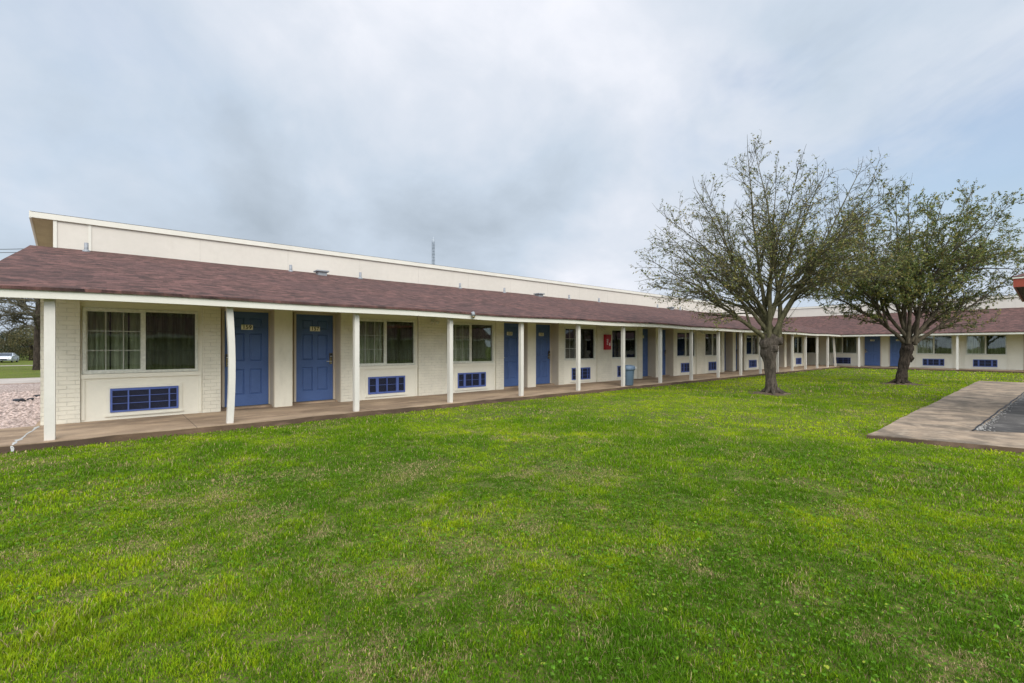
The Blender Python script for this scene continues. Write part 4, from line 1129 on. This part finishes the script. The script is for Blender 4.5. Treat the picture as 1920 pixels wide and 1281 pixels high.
# power lines to the left end
for k, dz in enumerate((0, -.23)):
    x0, y0 = at(-160, 42); x1, y1 = at(90, 30); z0 = 1.33+188/875*42+dz*1.1; z1 = 1.33+185/875*30+dz
    t_ = np.linspace(0, 1, 20); nm = NM()
    tube(nm, np.stack([x0+(x1-x0)*t_, y0+(y1-y0)*t_, z0+(z1-z0)*t_-.5*4*t_*(1-t_)*.35], 1), np.full(20, .022), 5)
    tag(nm.build('power_line', M['black']), ('upper' if k == 0 else 'lower') + ' of two thin black power lines running behind the left roof end', 'power line', 'power lines at the left roof end')

# ------------------------------------------------------------------ red trimmed pavilion at the right edge
r = empty('pavilion', (12.8, .44, 0), 0, 'open pavilion with rust red fascia, only its roof corner showing at the right edge', 'pavilion')
LX, LY = 4.4, 5.0
bm = bmesh.new(); z0 = 2.44
o_ = [(0, 0, z0+.19), (LX, 0, z0+.19), (LX, -LY, z0+.19), (0, -LY, z0+.19)]; rg = [(LX/2, -LX/2, z0+1.1), (LX/2, -LY+LX/2, z0+1.1)]
ex = .03
o_ = [(-ex, ex, z0+.19), (LX+ex, ex, z0+.19), (LX+ex, -LY-ex, z0+.19), (-ex, -LY-ex, z0+.19)]
for q in ([o_[0], rg[0], o_[1]], [o_[1], rg[0], rg[1], o_[2]], [o_[2], rg[1], o_[3]], [o_[3], rg[1], rg[0], o_[0]]): poly(bm, q)
bmesh.ops.recalc_face_normals(bm, faces=bm.faces); bm_obj('roof', bm, M['shy'], r)
bm = bmesh.new()
box(bm, 0, LX, -.03, 0, z0, z0+.155); box(bm, 0, LX, -LY, -LY+.03, z0, z0+.155); box(bm, 0, .03, -LY+.031, -.031, z0, z0+.155); box(bm, LX-.03, LX, -LY+.031, -.031, z0, z0+.155)
bm_obj('fascia', bm, M['rust'], r)
bm = bmesh.new()
for a in ((-.02, LX+.02, -.02, .012), (-.02, LX+.02, -LY-.012, -LY+.02), (-.02, .012, -LY+.021, -.021), (LX-.012, LX+.02, -LY+.021, -.021)): box(bm, a[0], a[1], a[2], a[3], z0+.157, z0+.183)
bm_obj('drip_edge', bm, M['trim'], r)
bm = bmesh.new(); box(bm, .032, LX-.032, -LY+.032, -.032, z0+.02, z0+.05); bm_obj('ceiling', bm, M['rustdark'], r)
for x in (.75, LX-.75):
    for y in (-.75, -LY+.75):
        bm = bmesh.new(); box(bm, x-.07, x+.07, y-.07, y+.07, .006, z0+.019, 0, .006); bm_obj('post', bm, M['rustdark'], r)

# opposite wing behind the photographer: it shows as the dark roof line mirrored in the windows
r = empty('opposite_wing', (0, -24, 0), 0, 'low cream motel wing across the lawn, mirrored in the window panes', 'building')
bm = bmesh.new(); box(bm, -25, 36, -8, 0, -.1, 2.3); bm_obj('wall', bm, M['wall'], r)
bm = bmesh.new(); prism(bm, -26, 36.5, [(1.6, 2.15), (-3.5, 4.9), (-9, 2.15)]); bm_obj('roof', bm, M['shx'], r)
bm = bmesh.new(); box(bm, -26, 36.5, 1.61, 1.66, 2.0, 2.2); bm_obj('fascia', bm, M['trim'], r)
for k in range(6):
    bg_tree('bushy_tree', (-16+9*k+rng.uniform(-2, 2), -38+rng.uniform(-3, 3), -.1), ['dark leafy tree mirrored in the windows behind the opposite wing'][0], 9.5, 5., dgreen, 70+k, 5000, .2, group='trees behind the opposite wing')

# ------------------------------------------------------------------ sky, light, camera
wd = bpy.data.worlds.new('World'); sc.world = wd; wd.use_nodes = True
t = NT(wd.node_tree); t.n.clear()
SUN_EL, SUN_AZ = R_(40), R_(-112)          # azimuth of the sun measured from +X; behind the camera, to its left
sky = t.node('ShaderNodeTexSky', sky_type='NISHITA', sun_disc=False, sun_elevation=SUN_EL, sun_rotation=math.pi/2-SUN_AZ, air_density=1.2, dust_density=1.5, ozone_density=1.5)
D = t.node('ShaderNodeTexCoord').outputs['Generated']
nrm = t.node('ShaderNodeVectorMath', operation='NORMALIZE'); t.l.new(D, nrm.inputs[0]); D = nrm.outputs[0]
x, y, z = t.sep(D)
zz = t.math('ADD', t.math('MAXIMUM', z, 0.), .50)
P = t.comb(t.math('DIVIDE', x, zz), t.math('DIVIDE', y, zz), 0.)
def dirpx(px, py):
    v = np.array([FW[0], FW[1], 0])+np.array([RT[0], RT[1], 0])*(px-960)/875+np.array([0, 0, 1])*(650-py)/875
    return v/np.linalg.norm(v)
def lobe(d, deg0, deg1):
    n = t.node('ShaderNodeVectorMath', operation='DOT_PRODUCT'); t.l.new(wob, n.inputs[0]); n.inputs[1].default_value = tuple(d)
    return t.ramp(n.outputs['Value'], math.cos(R_(deg1)), math.cos(R_(deg0)))
# directions wobbled by noise so that cloud masses have torn edges
wn = t.node('ShaderNodeTexNoise', inp={'Scale': 2.4, 'Detail': 5., 'Roughness': .55}); t.l.new(D, wn.inputs['Vector'])
wv = t.node('ShaderNodeVectorMath', operation='SUBTRACT'); t.l.new(wn.outputs['Color'], wv.inputs[0]); wv.inputs[1].default_value = (.5, .5, .5)
ws = t.node('ShaderNodeVectorMath', operation='SCALE'); t.l.new(wv.outputs[0], ws.inputs[0]); ws.inputs['Scale'].default_value = .42
wa = t.node('ShaderNodeVectorMath', operation='ADD'); t.l.new(D, wa.inputs[0]); t.l.new(ws.outputs[0], wa.inputs[1]); wb = t.node('ShaderNodeVectorMath', operation='NORMALIZE'); t.l.new(wa.outputs[0], wb.inputs[0]); wob = wb.outputs[0]
n1 = t.noise(P, 1.5, 7, .56, .5); n2 = t.noise(P, 5.0, 6, .58, .3)
br = t.math('ADD', t.math('MULTIPLY', t.math('SUBTRACT', n1, .5), 1.15), t.math('MULTIPLY', t.math('SUBTRACT', n2, .5), .45))
br = t.math('ADD', br, .51)
for px, py, a, b, amp in ((940, 390, 2, 17, -.15), (700, 430, 3, 24, -.12), (260, 260, 4, 24, -.22), (1080, 300, 2, 10, -.14), (760, 60, 6, 24, .20), (1000, 120, 4, 20, .16), (520, 20, 2, 12, .12), (1130, 480, 2, 12, .24), (1330, 280, 3, 14, .12), (60, 60, 4, 16, .12), (1700, 260, 4, 20, -.14)):
    br = t.math('ADD', br, t.math('MULTIPLY', lobe(dirpx(px, py), a, b), amp))
brc = t.ramp(br, 0., 1., False)
cr = t.node('ShaderNodeValToRGB'); t.l.new(brc, cr.inputs[0])
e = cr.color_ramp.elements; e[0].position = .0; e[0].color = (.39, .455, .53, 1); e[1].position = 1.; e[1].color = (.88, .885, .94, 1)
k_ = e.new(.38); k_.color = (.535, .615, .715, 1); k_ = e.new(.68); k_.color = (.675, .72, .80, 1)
cloud = cr.outputs[0]
gap = t.math('MULTIPLY', t.ramp(t.noise(P, 1.3, 6, .6, .8), .44, .66), t.math('ADD', t.math('MULTIPLY', lobe(dirpx(1720, 110), 4, 24), 1.0), t.math('MULTIPLY', lobe(dirpx(60, 130), 3, 20), .35)), clamp=True)
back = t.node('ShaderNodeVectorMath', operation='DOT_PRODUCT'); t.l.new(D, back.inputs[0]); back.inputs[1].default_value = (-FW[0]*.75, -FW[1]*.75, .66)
boost = t.ramp(back.outputs['Value'], .10, .9, True, .80, 2.7)  # sky out of view behind the camera raised to brighten the scene
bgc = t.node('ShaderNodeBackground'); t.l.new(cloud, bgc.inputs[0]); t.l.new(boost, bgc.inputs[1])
bgs = t.node('ShaderNodeBackground', inp={1: .13}); t.l.new(sky.outputs[0], bgs.inputs[0])
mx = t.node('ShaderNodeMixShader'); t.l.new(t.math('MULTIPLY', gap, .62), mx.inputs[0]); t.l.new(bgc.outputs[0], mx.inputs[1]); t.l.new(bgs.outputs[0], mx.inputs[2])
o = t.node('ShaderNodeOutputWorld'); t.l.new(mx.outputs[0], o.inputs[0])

L = bpy.data.lights.new('sun', 'SUN'); L.energy = 1.5; L.angle = R_(34); L.color = (1, .95, .87)
lo = bpy.data.objects.new('sun', L); link(lo)
sd = Vector((math.cos(SUN_EL)*math.cos(SUN_AZ), math.cos(SUN_EL)*math.sin(SUN_AZ), math.sin(SUN_EL)))
lo.rotation_euler = (-sd).to_track_quat('-Z', 'Y').to_euler()

cd = bpy.data.cameras.new('camera'); co = bpy.data.objects.new('camera', cd); link(co)
co.location = (0, 0, 1.33); co.rotation_euler = (R_(90), 0, A0-R_(90))
cd.sensor_width = 36; cd.lens = 875/1920*36; cd.shift_y = 9.5/1920; cd.clip_end = 3000; cd.clip_start = .05
sc.camera = co
vs = sc.view_settings; vs.view_transform = 'Standard'; vs.look = 'None'; vs.gamma = 1; vs.exposure = 0.50; vs.use_curve_mapping = False
sc.cycles.max_bounces = 6; sc.cycles.transparent_max_bounces = 8; sc.cycles.use_denoising = True
sc.cycles.sample_clamp_indirect = 8
